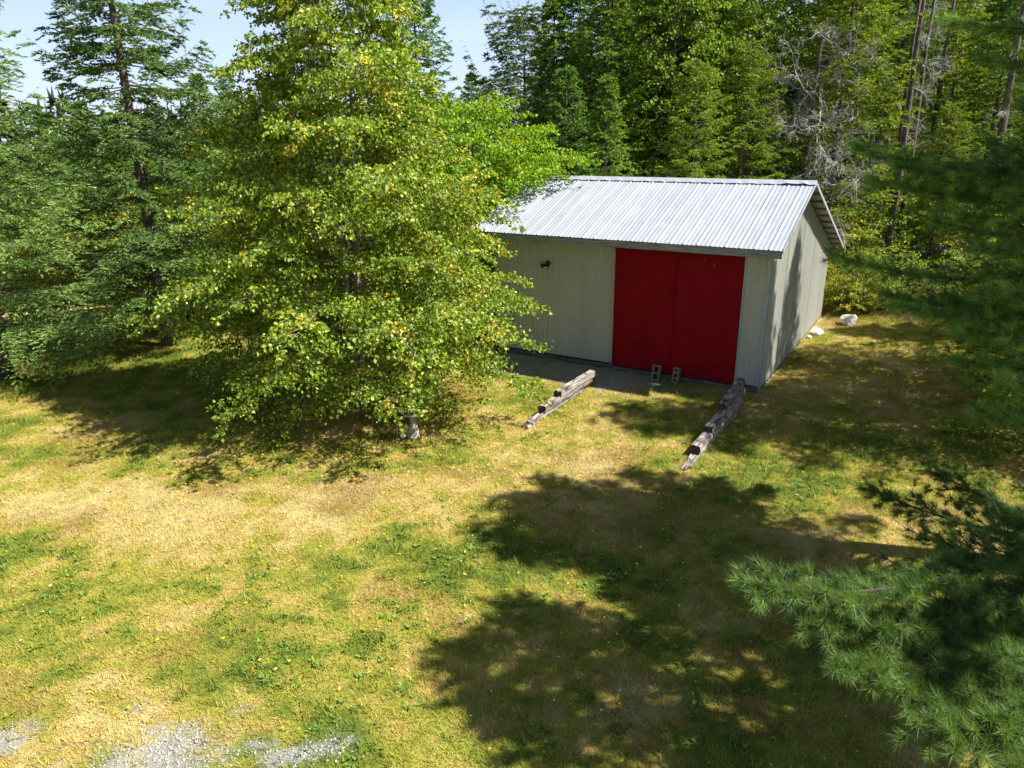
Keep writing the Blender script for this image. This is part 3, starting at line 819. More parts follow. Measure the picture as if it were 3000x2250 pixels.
def broadleaf(name, loc, H, rad, nb, leaf, tints, seed, label, cat='tree', group=None, trunk_r=.09, h0=.06, h1=.98, per_m=60, rise=.55, droop=.35, stems=1, bark='birch_bark', sec=14, gap=.0, flat=.35):
    R = np.random.default_rng(seed)
    root = empty(name, loc, label, cat, group)
    wood = MB(); PP = []; DD = []; TT = []
    bend = R.uniform(-.03, .03, 2)
    axis = lambda h, s=0: np.array([bend[0] * h, bend[1] * h, h])
    for s in range(stems):
        a = TAU * s / max(1, stems) + .5; sp = 0 if stems == 1 else R.uniform(.05, .12)
        pts = [(math.cos(a) * sp * h * .5 + bend[0] * h + math.cos(a) * .05 * (stems > 1), math.sin(a) * sp * h * .5 + bend[1] * h + math.sin(a) * .05 * (stems > 1), h) for h in np.linspace(-.1, H * .95, 9)]
        wood.tube(pts, [trunk_r * (1 - .92 * k / 8) * (1.25 if k == 0 else 1) for k in range(9)], 7)
    tw = MB()
    for i in range(nb):
        u = (i + R.random()) / nb; hb = H * (h0 + (h1 - h0) * u ** .8)
        az = i * 2.39996 + R.uniform(-.4, .4); r = rad(hb / H) * R.uniform(.78, 1.12)
        if r < .15: r = .15
        o = np.array([math.cos(az), math.sin(az), 0]); b0 = axis(hb)
        rs = rise * (0.7 + .6 * u) * R.uniform(.7, 1.3); dr = droop * R.uniform(.6, 1.4)
        side = np.array([-o[1], o[0], 0]); cv = R.uniform(-.15, .15)
        path = lambda t: b0 + o * r * t + side * r * cv * t * t + np.array([0, 0, 1]) * r * (rs * t - dr * t * t)
        tw.tube([path(t) for t in (0, .3, .6, 1)], [trunk_r * .32 * (1 - u * .7) + .006, .012 * (1 - u * .5) + .003, .007, .003], 4, cap=False)
        btint = R.random()
        ns = int(sec * max(.35, r / 3.0)) + 2
        for k in range(ns):
            t = .18 + .82 * (k + R.random()) / ns
            sgn = 1 if k % 2 else -1; l = r * (.42 * (1.15 - t)) * R.uniform(.6, 1.3) + .16
            p0 = path(t); d = nrm(o * R.uniform(.5, 1.1) + side * sgn * R.uniform(.4, 1.1) + np.array([0, 0, R.uniform(-.35, .45)]))
            if k == ns - 1: d = nrm(o + np.array([0, 0, -.2]))
            n_ = max(4, int(l * per_m * R.uniform(.6, 1.25)))
            tt = R.random(n_) ** .8
            base = p0 + d * (tt * l)[:, None] + np.array([0, 0, -1]) * (.16 * l * tt ** 2)[:, None]
            base = base + R.normal(size=(n_, 3)) * np.array([.05, .05, .035]) * (0.5 + l)
            PP.append(base); dd = d * .6 + np.array([0, 0, -.55]) + R.normal(size=(n_, 3)) * .6
            DD.append(dd); TT.append(np.full(n_, btint) + R.normal(size=n_) * .04)
            if R.random() < .35: tw.tube([p0, p0 + d * l * .8], [.005, .002], 3, cap=False)
    P = np.concatenate(PP); D = np.concatenate(DD); T = np.concatenate(TT)
    # foliage bends clear of the shed: nothing grows inside it or through its roof
    wx, wy, wz = P[:, 0] + loc[0], P[:, 1] + loc[1], P[:, 2] + loc[2]
    rzz = np.where(wy < RY, RZ - SLF * (RY - wy), RZ - SLB * (wy - RY)) + .12
    kp = ~((wx > XL - OV - .1) & (wx < OV + .1) & (wy > -EV - .12) & (wy < YE + .1) & (wz < rzz))
    P, D, T = P[kp], D[kp], T[kp]; n = len(P)
    U = nrm(np.array([0, 0, 1]) * flat + R.normal(size=(n, 3)) * .5 + SUN * .0)
    Ln = leaf * R.uniform(.65, 1.25, n)
    V, Fc = leaves(P, D, U, Ln, Ln * .78)
    # leaf colours: mostly the first tints, some twigs turned
    cols = np.array([c for c, w_ in tints]); ww = np.array([w_ for c, w_ in tints], float); ww /= ww.sum()
    idx = R.choice(len(ww), size=n, p=ww)
    noise = np.sin(P[:, 0] * 2.3 + 1.7 * np.sin(P[:, 2] * 1.9 + seed)) * np.sin(P[:, 1] * 2.9 + P[:, 2] * 1.3)
    turn = (noise > .78) & (R.random(n) < .4)
    idx = np.where(turn, np.maximum(0, len(ww) - 1 - R.choice(3, size=n, p=[.12, .5, .38])), idx)
    c = vary(R, n, cols[idx], .16); tint = np.repeat(c, 4, 0)
    cr = mesh_np('crown', V, Fc, MAT['leaf'], root, tint)
    cr['kind'] = 'stuff'
    wood.build('trunk', MAT[bark], root, True)
    tw.build('branches', MAT[bark], root)
    return root


def conifer(name, loc, H, rad, seed, label, tint, cat='tree', group=None, h0=.08, whorl=.38, per=6, dens=1.0, droop=.35, up=.10, trunk_r=.14, nl=.075, nw=.016, bark='bark', tipt=None, twig_step=.13, skew=None, needle=6, bare=0.0, tl_=.11):
    R = np.random.default_rng(seed); root = empty(name, loc, label, cat, group)
    wood = MB(); wood.tube([(0, 0, -.15), (0, 0, H * .12), (R.uniform(-.05, .05), R.uniform(-.05, .05), H * .5), (0, 0, H)], [trunk_r * 1.35, trunk_r, trunk_r * .62, .012], 8)
    tw = MB(); PP = []; DD = []; LL = []; TT = []
    h = H * h0; k = 0
    while h < H * .985:
        for j in range(per):
            az = k * 1.1 + TAU * j / per + R.uniform(-.35, .35); u = h / H
            r = rad(u) * R.uniform(.72, 1.12)
            if skew is not None: r *= skew(az)
            nude = bare and R.random() < bare
            if nude: r *= .4
            if r < .12: r = .12
            hb = h + R.uniform(-.12, .12) * whorl * 2
            o = np.array([math.cos(az), math.sin(az), 0.]); side = np.array([-o[1], o[0], 0.])
            e = (1 - u) ; s0 = (.55 * (u - .35) * 1.2) - droop * e * .5; upc = up + .14 * e
            path = lambda t: np.array([0, 0, hb]) + o * r * t + np.array([0, 0, 1.]) * r * (s0 * t - droop * .5 * t + upc * t ** 3 * 2.0) + side * r * .06 * math.sin(3 * t + j)
            tw.tube([path(t) for t in (0, .3, .55, .8, .96)], [.010 + .010 * r, .010, .007, .004, .002], 3, cap=False)
            if nude: continue
            ns = max(3, int(r / twig_step * dens))
            for q in range(ns):
                t = .14 + .86 * (q + R.random()) / ns; p0 = path(t)
                for sgn in (-1, 1):
                    l = r * .36 * (1.15 - t) * R.uniform(.5, 1.2) + .12
                    d = nrm(o * R.uniform(.5, .95) + side * sgn * R.uniform(.55, 1.0) + np.array([0, 0, R.uniform(-.38, .08)]))
                    s2 = nrm(np.cross(d, np.array([0, 0, 1.]))); nt_ = max(3, int(l / tl_))
                    for z_ in range(nt_):
                        f_ = (z_ + .6) / nt_; q0 = p0 + d * l * f_ + np.array([0, 0, -.2]) * l * f_ * f_
                        for s3 in ((-1, 1) if z_ < nt_ - 1 else (0,)):
                            d3 = nrm(d * .8 + s2 * s3 * .75 + np.array([0, 0, R.uniform(-.15, .2)])); l3 = min(.20, l * .5) * (1.2 - .6 * f_) * R.uniform(.7, 1.2)
                            tt = np.linspace(.05, 1, needle); ra = nrm(R.normal(size=(needle, 3)) * np.array([1, 1, .8]))
                            PP.append(q0 + d3 * (tt * l3)[:, None]); DD.append(d3 * .95 + ra * .62); LL.append(nl * R.uniform(.75, 1.2, needle)); TT.append(.25 * t + .3 * f_ + .45 * tt)
            # the leading shoot
            n_ = 14; base = np.array([path(t) for t in np.linspace(.55, 1, n_)]); PP.append(base)
            DD.append(o * .9 + nrm(R.normal(size=(n_, 3))) * .7); LL.append(np.full(n_, nl)); TT.append(np.ones(n_))
        h += whorl * R.uniform(.75, 1.25) * (1 - .45 * h / H); k += 1
    n_ = 40; PP.append(np.stack([np.zeros(n_), np.zeros(n_), H * np.linspace(.93, 1.0, n_)], 1)); DD.append(nrm(R.normal(size=(n_, 3))) * .7 + np.array([0, 0, .8])); LL.append(np.full(n_, nl)); TT.append(np.ones(n_))
    P = np.concatenate(PP); D = np.concatenate(DD); Ln = np.concatenate(LL); T = np.clip(np.concatenate(TT), 0, 1)
    V, Fc = spikes(P, D, Ln, np.full(len(P), nw) * R.uniform(.7, 1.3, len(P)), R)
    tt = np.array(tint); tp2 = np.array(tipt if tipt is not None else tint) 
    c = tt[None] * (1 - T[:, None]) + tp2[None] * T[:, None]
    c = vary(R, len(P), c, .2)
    cr = mesh_np('crown', V, Fc, MAT['needle'], root, np.repeat(c, 3, 0)); cr['kind'] = 'stuff'
    wood.build('trunk', MAT[bark], root, True); tw.build('branches', MAT[bark], root)
    return root


def put(proto, name, loc, s, rz, label, group=None, sz=None, cat=None):
    c = copy_tree(proto); c.name = name; c.location = loc; c.rotation_euler = (0, 0, rz); c.scale = (s, s, sz or s)
    c['label'] = label
    if group: c['group'] = group
    elif 'group' in c: del c['group']
    return c


def fit(px, py, D):
    """ground point and height of a tree whose top shows at px, py at depth D"""
    p = deep(px, py, D); return (float(p[0]), float(p[1]), 0.0), float(p[2])


# ---- the birch
def birch_rad(u): return 4.1 * (min(1, .58 + 2.8 * u) if u < .15 else max(.05, 1.0 - ((u - .15) / .87) ** 1.05 * .90))


GREENS = [((.14, .22, .02), 6), ((.25, .32, .035), 4.5), ((.065, .13, .012), 3), ((.45, .47, .12), 1.1), ((.58, .44, .04), .12), ((.50, .24, .04), .02)]
birch = broadleaf('birch_tree', (-7.35, -5.15, 0), 10.5, birch_rad, 185, .073, GREENS, 12,
                  'tall full birch with yellowing leaves in front of the shed', h0=.035, per_m=92, rise=.42, droop=.35, stems=3, trunk_r=.075, sec=19)

# ---- bright green tree behind the left end of the shed
BRIGHT = [((.19, .34, .012), 6), ((.27, .42, .02), 4), ((.12, .23, .01), 3), ((.45, .25, .06), .1)]
broadleaf('maple_tree', (-8.95, 1.7, 0), 6.5, lambda u: 3.6 * math.sin(math.pi * min(1, max(.03, (u - .05) / .97)) ** .8) ** .6, 90, .085, BRIGHT, 21,
          'bright green leafy tree overhanging the left end of the roof', h0=.16, per_m=60, rise=.5, droop=.25, trunk_r=.1, sec=15, bark='bark')

# ---- the two big spruces on the left
spr_t, spr_tip = (.04, .085, .022), (.12, .19, .085)
conifer('spruce_tree', (-16.5, -8.1, 0), 11.0, lambda u: 4.5 * (1 - u) ** .8 + .1, 31, 'broad blue green spruce with low boughs at the left edge', spr_t, h0=.115, whorl=.60, per=6, trunk_r=.19, tipt=(.26, .38, .10), twig_step=.20, needle=9, nl=.085, nw=.025, bare=.06, droop=.12, up=.10, tl_=.13)
conifer('spruce_tree', (-15.65, -4.1, 0), 14.5, lambda u: (3.1 * (1 - u) ** .55 + .1) * (1 if u > .2 else .75), 32, 'tall open spruce with bare trunk showing left of the birch', spr_t, h0=.10, whorl=.60, per=6, trunk_r=.16, tipt=(.20, .31, .09), twig_step=.19, needle=9, nl=.09, nw=.034, bare=.08, up=.14, tl_=.13)

# ---- prototypes for the wood (placed, then copied)
loc, hh = fit(1205, -90, 26)
sA = conifer('spruce_tree', loc, hh, lambda u: 2.9 * (1 - u) ** .65 + .12, 41, 'tall dark spruce rising behind the right side of the birch', (.035, .08, .02), tipt=(.13, .23, .04), whorl=.50, per=6, needle=4, nl=.12, nw=.055, twig_step=.32, tl_=.2)
HA = hh
loc, hh = fit(1535, 40, 33)
pA = conifer('pine_tree', loc, hh, lambda u: 3.6 * (1 - u) ** .42 * (.78 + .22 * math.sin(u * 31)) + .3, 42, 'ragged white pine silhouetted on the sky left of the wood', (.045, .085, .028), tipt=(.13, .19, .04), whorl=.62, per=6, droop=.02, up=.34, needle=5, nl=.17, nw=.05, twig_step=.32, tl_=.24)
HP = hh
loc, hh = fit(1625, -10, 27)
fA = conifer('fir_tree', loc, hh, lambda u: 2.5 * (1 - u) ** .7 + .1, 43, 'narrow pointed fir left of the wood above the ridge', (.04, .08, .015), tipt=(.15, .24, .03), whorl=.46, per=6, needle=4, nl=.12, nw=.055, twig_step=.30, droop=.25, tl_=.2)
HF = hh
hA = conifer('hemlock_tree', (-1.2, 15.5, 0), 13.5, lambda u: 3.6 * (1 - u) ** .45 + .1, 44, 'yellow green hemlock with layered boughs above the right of the roof', (.06, .10, .015), tipt=(.22, .29, .03), whorl=.62, per=6, needle=4, nl=.12, nw=.06, twig_step=.28, droop=.35, up=.05, bare=.10, tl_=.19)
wA = broadleaf('maple_tree', (-6.6, 15.5, 0), 13.0, lambda u: 3.3 * math.sin(math.pi * min(1, max(.02, (u - .18) / .84))) ** .55, 70, .12,
               [((.12, .20, .015), 6), ((.20, .29, .02), 3), ((.06, .12, .012), 3)], 45, 'tall leafy hardwood standing in the wood behind the ridge middle', h0=.30, per_m=30, rise=.8, droop=.25, trunk_r=.14, sec=13, bark='bark')
shr = broadleaf('shrub', (-17.8, -1.4, 0), 2.4, lambda u: 1.5 * math.sin(math.pi * min(1, max(.05, u * .9 + .1))) ** .5, 26, .10,
                [((.26, .30, .02), 5), ((.40, .34, .03), 2.5), ((.13, .20, .02), 3), ((.32, .18, .03), .5)], 46, 'golden green bush under the open spruce', 'shrub', h0=.05, per_m=40, rise=.7, trunk_r=.025, sec=14, bark='bark')

shr2 = broadleaf('shrub', (1.0, 9.9, 0), 1.5, lambda u: 1.05 * math.sin(math.pi * min(1, max(.05, u * .9 + .1))) ** .5, 22, .075,
                 [((.13, .21, .018), 5), ((.20, .28, .03), 3), ((.07, .13, .015), 3), ((.36, .34, .05), .6)], 47, 'low mid green bush nearest the shed back corner', 'shrub', h0=.05, per_m=36, rise=.9, trunk_r=.02, sec=12, bark='bark')
# left background conifers
LB = [(575, 215, 40, fA, HF, 'pointed fir behind the tall open spruce below the mast'), (655, 195, 48, sA, HA, 'slim far spruce between the open spruce and the birch'),
      (690, 300, 34, pA, HP, 'bushy pine tucked beside the upper left of the birch'), (450, 310, 30, sA, HA, 'spruce close behind the tall open spruce trunk'),
      (230, 290, 36, sA, HA, 'mid sized spruce seen between the two big left spruces'), (320, 330, 28, fA, HF, 'fir filling the gap behind the left big spruce'),
      (90, 300, 34, sA, HA, 'spruce behind the broad spruce at the left edge'), (600, 330, 27, sA, HA, 'spruce half hidden by the left flank of the birch'),
      (150, 420, 25, sA, HA, 'short spruce low behind the broad left spruce'), (420, 430, 24.5, fA, HF, 'short fir low behind the open spruce'),
      (560, 480, 23.5, sA, HA, 'low dense spruce beside the birch crown at left'), (-60, 350, 27, fA, HF, 'fir at the left frame edge behind the broad spruce'),
      (780, 260, 36, fA, HF, 'fir hidden behind the birch top left'), (900, 280, 33, sA, HA, 'spruce hidden behind the middle of the birch'),
      (1050, 300, 31, fA, HF, 'fir behind the birch right of its middle'), (1300, 290, 33, sA, HA, 'spruce low between birch and bright green tree'),
      (1380, 215, 45, fA, HF, 'small far fir on the skyline over the bright green tree'), (1425, 225, 50, sA, HA, 'small far spruce on the skyline beside the white pine')]
for i, (a, b, d, pr, h_, lab) in enumerate(LB):
    loc, hh = fit(a, b, d); put(pr, pr.name.split('.')[0], loc, hh / h_, i * 1.7, lab)
# shrubs and thicket on the left, behind the spruces
for i, (a, b, D) in enumerate([(180, 985, 0), (330, 940, 0), (600, 950, 0), (40, 960, 0), (430, 860, 0), (640, 880, 0), (250, 850, 0), (560, 840, 0), (100, 840, 0), (720, 900, 0), (380, 790, 0), (180, 780, 0), (650, 780, 0)]):
    p = spot(a, b); put(shr, 'shrub', (p[0], p[1], 0), 1.0 + .5 * ((i * 7) % 5) / 4, i * 2.1, 'golden green bush in the thicket behind the left spruces', 'bushes in the left thicket')

# the wood behind the shed
WD = [(1700, -60, 27, sA, HA, 'dark tall spruce over the left part of the roof ridge'), (1790, -150, 25, fA, HF, 'dark fir second from the left over the ridge'),
      (1900, -120, 29, sA, HA, 'dense dark spruce above the middle of the ridge'), (1660, 190, 23, sA, HA, 'lower dark spruce just behind the ridge at left'),
      (1780, 230, 22, fA, HF, 'low fir right behind the ridge left of centre'), (1590, 250, 30, pA, HP, 'low pine under the silhouetted white pine'),
      (2010, -200, 27, hA, 13.5, 'tall hemlock above the ridge right of centre'), (2050, 180, 23, hA, 13.5, 'low yellow green hemlock behind the ridge centre'),
      (2150, -200, 30, sA, HA, 'tall spruce behind the yellow green hemlocks'), (2200, 120, 25, hA, 13.5, 'hemlock behind the right end of the ridge'),
      (2420, -180, 31, hA, 13.5, 'tall hemlock beyond the dead snag'), (2560, -150, 34, fA, HF, 'tall fir between the slim trunks at right'),
      (2680, -100, 37, sA, HA, 'spruce deep in the wood at upper right'), (2850, -60, 33, hA, 13.5, 'hemlock at upper right behind the near pine'),
      (3000, -120, 30, fA, HF, 'fir at the right frame edge behind the near pine'), (2330, 250, 28, sA, HA, 'spruce just left of the dead snag'),
      (2600, 250, 30, hA, 13.5, 'low hemlock below the slim trunks'), (2800, 300, 28, hA, 13.5, 'low hemlock behind the near pine boughs'), (3080, 250, 26, sA, HA, 'spruce low at the right frame edge')]
for i, (a, b, d, pr, h_, lab) in enumerate(WD):
    loc, hh = fit(a, b, d); put(pr, pr.name.split('.')[0], loc, min(1.5, hh / h_), i * 2.3, lab)
for i, (a, b, d, s, lab) in enumerate([(1990, -150, 26, 1, 'leafy hardwood with sky gaps above the ridge centre'), (2250, -150, 27, 1, 'leafy hardwood above the right of the ridge'),
                                       (2130, -120, 32, 1, 'leafy hardwood deeper in the wood at centre right'), (2750, -100, 40, 1, 'leafy hardwood far back at upper right')]):
    loc, hh = fit(a, b, d); put(wA, 'maple_tree', loc, hh / 13.0, i * 1.3 + .4, lab)
# deep rows that close the wood
gi_ = 0
Rr = np.random.default_rng(99)
for row, (D, n_) in enumerate(((42, 15), (50, 16), (58, 16))):
    for k in range(n_):
        a = 1640 + (3300 - 1640) * (k + Rr.uniform(.1, .9)) / n_; b = Rr.uniform(-120, 90) if a > 1750 else Rr.uniform(60, 160)
        loc, hh = fit(a, b, D + Rr.uniform(-3, 3)); pr, h_ = [(sA, HA), (fA, HF), (hA, 13.5)][k % 3]
        put(pr, pr.name.split('.')[0], loc, hh / h_, Rr.uniform(0, 6), 'conifer deep in the wood beyond the shed', 'conifers deep in the wood')
# understorey behind the shed at right
Ru = np.random.default_rng(17)
us = [(.45, 8.95), (.75, 9.3), (1.15, 9.5), (.35, 9.4), (-.3, 9.3), (1.7, 9.7), (.9, 10.0), (1.8, 10.6), (.6, 11.2), (2.9, 10.9), (1.4, 12.0), (.2, 12.6), (2.4, 12.4), (3.8, 12.2), (-.6, 11.6), (.9, 13.6), (4.9, 11.6), (3.2, 14.2), (-1.2, 13.6), (5.6, 13.6), (1.9, 15.4), (.0, 15.6), (4.4, 15.6), (-1.4, 16.6), (2.8, 17.0), (6.2, 10.4), (6.6, 15.6), (.8, 19.2), (-1.0, 20.0), (5.4, 17.8), (-.9, 18.4), (3.9, 19.6)]
for i, (x, y) in enumerate(us):
    d_ = np.array([x, y, .3]) - CAM; pxx = 1500 + F * (d_ @ RT) / (d_ @ FW)
    if 2535 < pxx < 2790 and y > 11.8: continue
    if i % 2: put(shr2, 'shrub', (x, y, 0), (.7 if y < 10.5 else 1.0 if y < 13 else 1.7) * Ru.uniform(.8, 1.25), i * 1.9, 'mid green bush in the undergrowth behind the shed', 'green bushes behind the shed')
    else: put(shr, 'shrub', (x, y, 0), (.42 if y < 10.5 else .58 if y < 13 else .95) * Ru.uniform(.85, 1.25), i * 1.9, 'yellow green bush in the undergrowth behind the shed', 'yellow bushes behind the shed')
put(sA, 'spruce_tree', (5.9, 4.9, 0), 10.9 / HA, 1.0, 'spruce at the right frame edge that shades the side wall')
put(fA, 'fir_tree', (6.3, 2.3, 0), 11.3 / HF, 4.0, 'fir at the right frame edge nearest the shed corner')
put(hA, 'hemlock_tree', (6.3, .2, 0), 11.4 / 13.5, 2.2, 'hemlock on the right shading the timbers by the corner')
put(sA, 'spruce_tree', (9.6, 10.0, 0), 12.0 / HA, 2.0, 'spruce beyond the near pines right of the shed')


# dead snag with bare tangled branches, slim trunks
def bare_tree(name, loc, H, r0, seed, nb, blen, mat, label, lo=.15, twist=.35, group=None, az0=None, azw=TAU):
    R = np.random.default_rng(seed); root = empty(name, loc, label, 'tree', group)
    w = MB(); w.tube([(0, 0, -.1), (.05, .03, H * .3), (-.06, .05, H * .65), (.02, 0, H)], [r0 * 1.25, r0, r0 * .7, r0 * .2], 8); w.build('trunk', MAT['bark'], root, True)
    b = MB()

    def br(p, d, l, r, lv):
        pts = [p]; n = 5
        for i in range(n):
            d = nrm(d + R.normal(size=3) * twist * .5 + np.array([0, 0, -.02])); p = p + d * l / n; pts.append(p)
            if lv < 3 and i >= 1:
                for _ in range(2 if lv < 2 else 1):
                    br(p, nrm(d + R.normal(size=3) * .7), l * R.uniform(.3, .5), r * .5, lv + 1)
        b.tube(pts, [r * (1 - .75 * i / n) for i in range(n + 1)], 4 if lv < 2 else 3, cap=False)
    for i in range(nb):
        az = (az0 if az0 is not None else 0) + R.uniform(-azw / 2, azw / 2); h = H * (lo + (1 - lo) * (i + .5) / nb)
        br(np.array([0, 0, h]), np.array([math.cos(az), math.sin(az), R.uniform(-.15, .2)]), blen * R.uniform(.6, 1.2) * (1.1 - .5 * h / H), .022, 0)
    b.build('branches', MAT['dead_wood'], root)
    return root


loc, hh = fit(2390, 30, 26.5)
loc = (-.35, 11.2, 0)
sp_ = deep(2372, 420, 27)
bare_tree('dead_snag', (sp_[0], sp_[1], 0), 9.0, .15, 61, 40, 2.6, 'dead_wood', 'dead tree with tangled bare grey branches behind the roof corner', lo=.25, twist=.5)
for i, (a, b, D, r, lab) in enumerate([(2632, 430, 30, .10, 'slim bare trunk left of the pair at upper right'), (2672, 430, 30, .10, 'slim trunk with rusty bark right of the pair at upper right'),
                                       (2748, 300, 34, .13, 'thicker leaning trunk behind the slim pair'), (2925, 430, 26, .14, 'stout trunk above the near pine at the right'), (2602, 700, 28, .11, 'dark trunk beside the old wooden chair')]):
    p = deep(a, b, D); bare_tree('bare_trunk', (p[0], p[1], 0), 13.5, r, 70 + i, 9, 1.4, 'bark', lab, lo=.35, group='slim trunks in the wood')


# ---- white pines near the camera on the right
def plume(wood, acc, p0, p1, R, width=.9, sag=.12, step=.11, tl=1.0):
    p0 = np.array(p0, float); p1 = np.array(p1, float); v = p1 - p0; L_ = np.linalg.norm(v); o = v / L_
    side = nrm(np.cross(o, np.array([0, 0, 1.]))); up_ = np.cross(side, o)
    path = lambda t: p0 + v * t + np.array([0, 0, 1]) * L_ * (-sag * math.sin(math.pi * t)) + side * L_ * .04 * math.sin(5 * t)
    wood.tube([path(t) for t in np.linspace(0, 1, 8)], [.032 * (1 - .85 * k / 7) + .003 for k in range(8)], 5, cap=False)
    n = int(L_ / step)
    for k in range(n):
        t = .15 + .85 * (k + R.random()) / n; q = path(t)
        for sg in (-1, 1):
            l = width * (1.12 - t) ** .6 * R.uniform(.45, 1.0); 
            if t > .9: l *= .6
            d = nrm(o * R.uniform(.6, 1.1) + side * sg * R.uniform(.35, 1.0) + np.array([0, 0, R.uniform(-.15, .35)]))
            e = q + d * l + np.array([0, 0, .12 * l])
            wood.tube([q, q + d * l * .5, e], [.007, .005, .003], 3, cap=False)
            m_ = max(2, int(l / .13))
            for j in range(m_):
                s = (j + 1) / m_
                b = q + (e - q) * s
                if s > .35:
                    acc.append((b, nrm(d + np.array([0, 0, .35]) + R.normal(size=3) * .15)))
                    if R.random() < .75:
                        d2 = nrm(d + nrm(R.normal(size=3)) * .8 + np.array([0, 0, .2])); l2 = R.uniform(.08, .2)
                        wood.tube([b, b + d2 * l2], [.004, .002], 3, cap=False)
                        acc.append((b + d2 * l2, d2))
    acc.append((path(1.0), o))


def tufts(acc, R, n=46, ln=.10, w=.0040, tint=(.05, .105, .026), tip=(.16, .26, .06)):
    B = np.array([a for a, d in acc]); Dn = nrm(np.array([d for a, d in acc])); m_ = len(B)
    B = np.repeat(B, n, 0); Dn = np.repeat(Dn, n, 0)
    ref = nrm(R.normal(size=B.shape)); rad_ = nrm(ref - Dn * (ref * Dn).sum(1, keepdims=True))
    th = np.radians(R.uniform(14, 80, len(B)) ); D = Dn * np.cos(th)[:, None] + rad_ * np.sin(th)[:, None]
    P = B - Dn * R.uniform(-.01, .07, len(B))[:, None]
    V, Fc = spikes(P, D, ln * R.uniform(.75, 1.2, len(B)), np.full(len(B), w), R)
    tv = np.repeat(R.random(m_), n)[:, None]
    c = np.array(tint)[None] * (1 - tv) + np.array(tip)[None] * tv
    return V, Fc, np.repeat(vary(R, len(B), c, .15), 3, 0)


def white_pine(loc, H, label, seed, tips, extra, lowh, n=46, skip=None, rr=3.0, gen_step=.14, gen_n=24, r0=.17, tnt=((.05, .105, .026), (.16, .26, .06))):
    R = np.random.default_rng(seed); root = empty('white_pine', loc, label, 'tree'); L0 = np.array(loc, float)
    w = MB(); w.tube([(0, 0, -.1), (0, 0, H * .4), (.05, 0, H * .8), (0, 0, H)], [r0 * 1.2, r0, r0 * .5, .02], 9); w.build('trunk', MAT['bark'], root, True)
    wd = MB(); acc = []
    for (a, b, D, wdt) in tips:
        t = deep(a, b, D) - L0; hz = math.hypot(t[0], t[1])
        plume(wd, acc, (0, 0, t[2] + .12 * hz), t, R, wdt, step=.085 if wdt < .6 else .13)
    V, Fc, C_ = tufts(acc, R, n, tint=tnt[0], tip=tnt[1])
    acc2 = []
    h = lowh; k = 0
    while h < H - .3:
        for j in range(8):
            az = TAU * j / 8 + k * .9 + R.uniform(-.3, .3); r = rr * (1 - (h / H) ** 3) * R.uniform(.7, 1.1) + .3
            if skip is not None and skip(az, h): continue
            plume(wd, acc2, (0, 0, h), (r * math.cos(az), r * math.sin(az), h + r * .22), R, .75, step=gen_step, sag=.05)
        h += .75 * R.uniform(.8, 1.2); k += 1
    if acc2:
        V2, F2, C2 = tufts(acc2, R, gen_n, .15, .018)
        Fc = np.concatenate([Fc, F2 + len(V)]); V = np.concatenate([V, V2]); C_ = np.concatenate([C_, C2])
    cr = mesh_np('crown', V, Fc, MAT['pine'], root, C_); cr['kind'] = 'stuff'
    wd.build('branches', MAT['twig'], root)
    print('pine', label, len(acc), len(acc2), len(Fc))
    return root


def in_view(p, m=1.0):
    d = np.array(p) - CAM; z = d @ FW
    return z > .2 and abs(d @ RT) / z < .706 * m and abs(d @ UP) / z < .53 * m


Rp = np.random.default_rng(5)
tipsB = [(2620, 480, 8.8, .9), (2580, 850, 8.6, .7), (2780, 950, 7.6, .8), (2900, 1100, 7.0, .8), (2680, 540, 9.2, .8), (2950, 560, 8.0, 1.0), (2960, 860, 7.2, .9), (2820, 480, 9.4, 1.0), (3000, 300, 8.6, .9), (2840, 700, 9.4, .9), (2500, 430, 9.0, .8), (2440, 745, 8.6, .6), (2540, 520, 9.0, .7), (2600, 880, 8.2, .7), (2760, 1040, 7.6, .7), (2850, 1200, 7.2, .7), (2720, 640, 8.6, .8), (2720, 500, 8.6, .9), (2800, 620, 8.2, .9), (2850, 850, 7.8, .9),
         (2780, 60, 9.5, .8), (2900, 180, 9.0, .8), (2900, 420, 8.8, .8), (2950, 1020, 7.2, .8), (2740, 860, 8.4, .7), (2880, 720, 8.0, .8)]
white_pine((6.15, -4.8, 0), 11.2, 'near white pine whose long needled boughs fill the right side', 81, tipsB, 0, 6.6, n=70, skip=lambda az, h: False, rr=2.7, tnt=((.06, .13, .028), (.19, .33, .065)))
tipsA = [(2165, 1672, 5.0, .42), (2420, 1900, 4.9, .45), (2330, 1780, 5.1, .4), (2480, 1800, 5.3, .45), (2700, 1900, 5.1, .5), (2640, 2060, 4.6, .4), (2820, 2060, 4.6, .45), (2950, 1950, 5.0, .5), (2560, 1980, 4.8, .45), (2750, 1990, 4.9, .5), (2900, 2050, 4.7, .5), (2600, 1790, 5.4, .5), (2700, 2120, 4.5, .45), (2860, 2190, 4.4, .4), (2800, 1880, 5.2, .5), (2560, 1420, 8.0, .7), (2700, 1560, 7.6, .7), (2760, 1380, 8.2, .7), (2900, 1500, 7.6, .8), (2850, 1700, 7.0, .7)]
white_pine((6.05, -8.2, 0), 8.9, 'near white pine reaching a sunlit bough into the bottom right corner', 82, tipsA, 0, 5.2, n=92, rr=2.7)

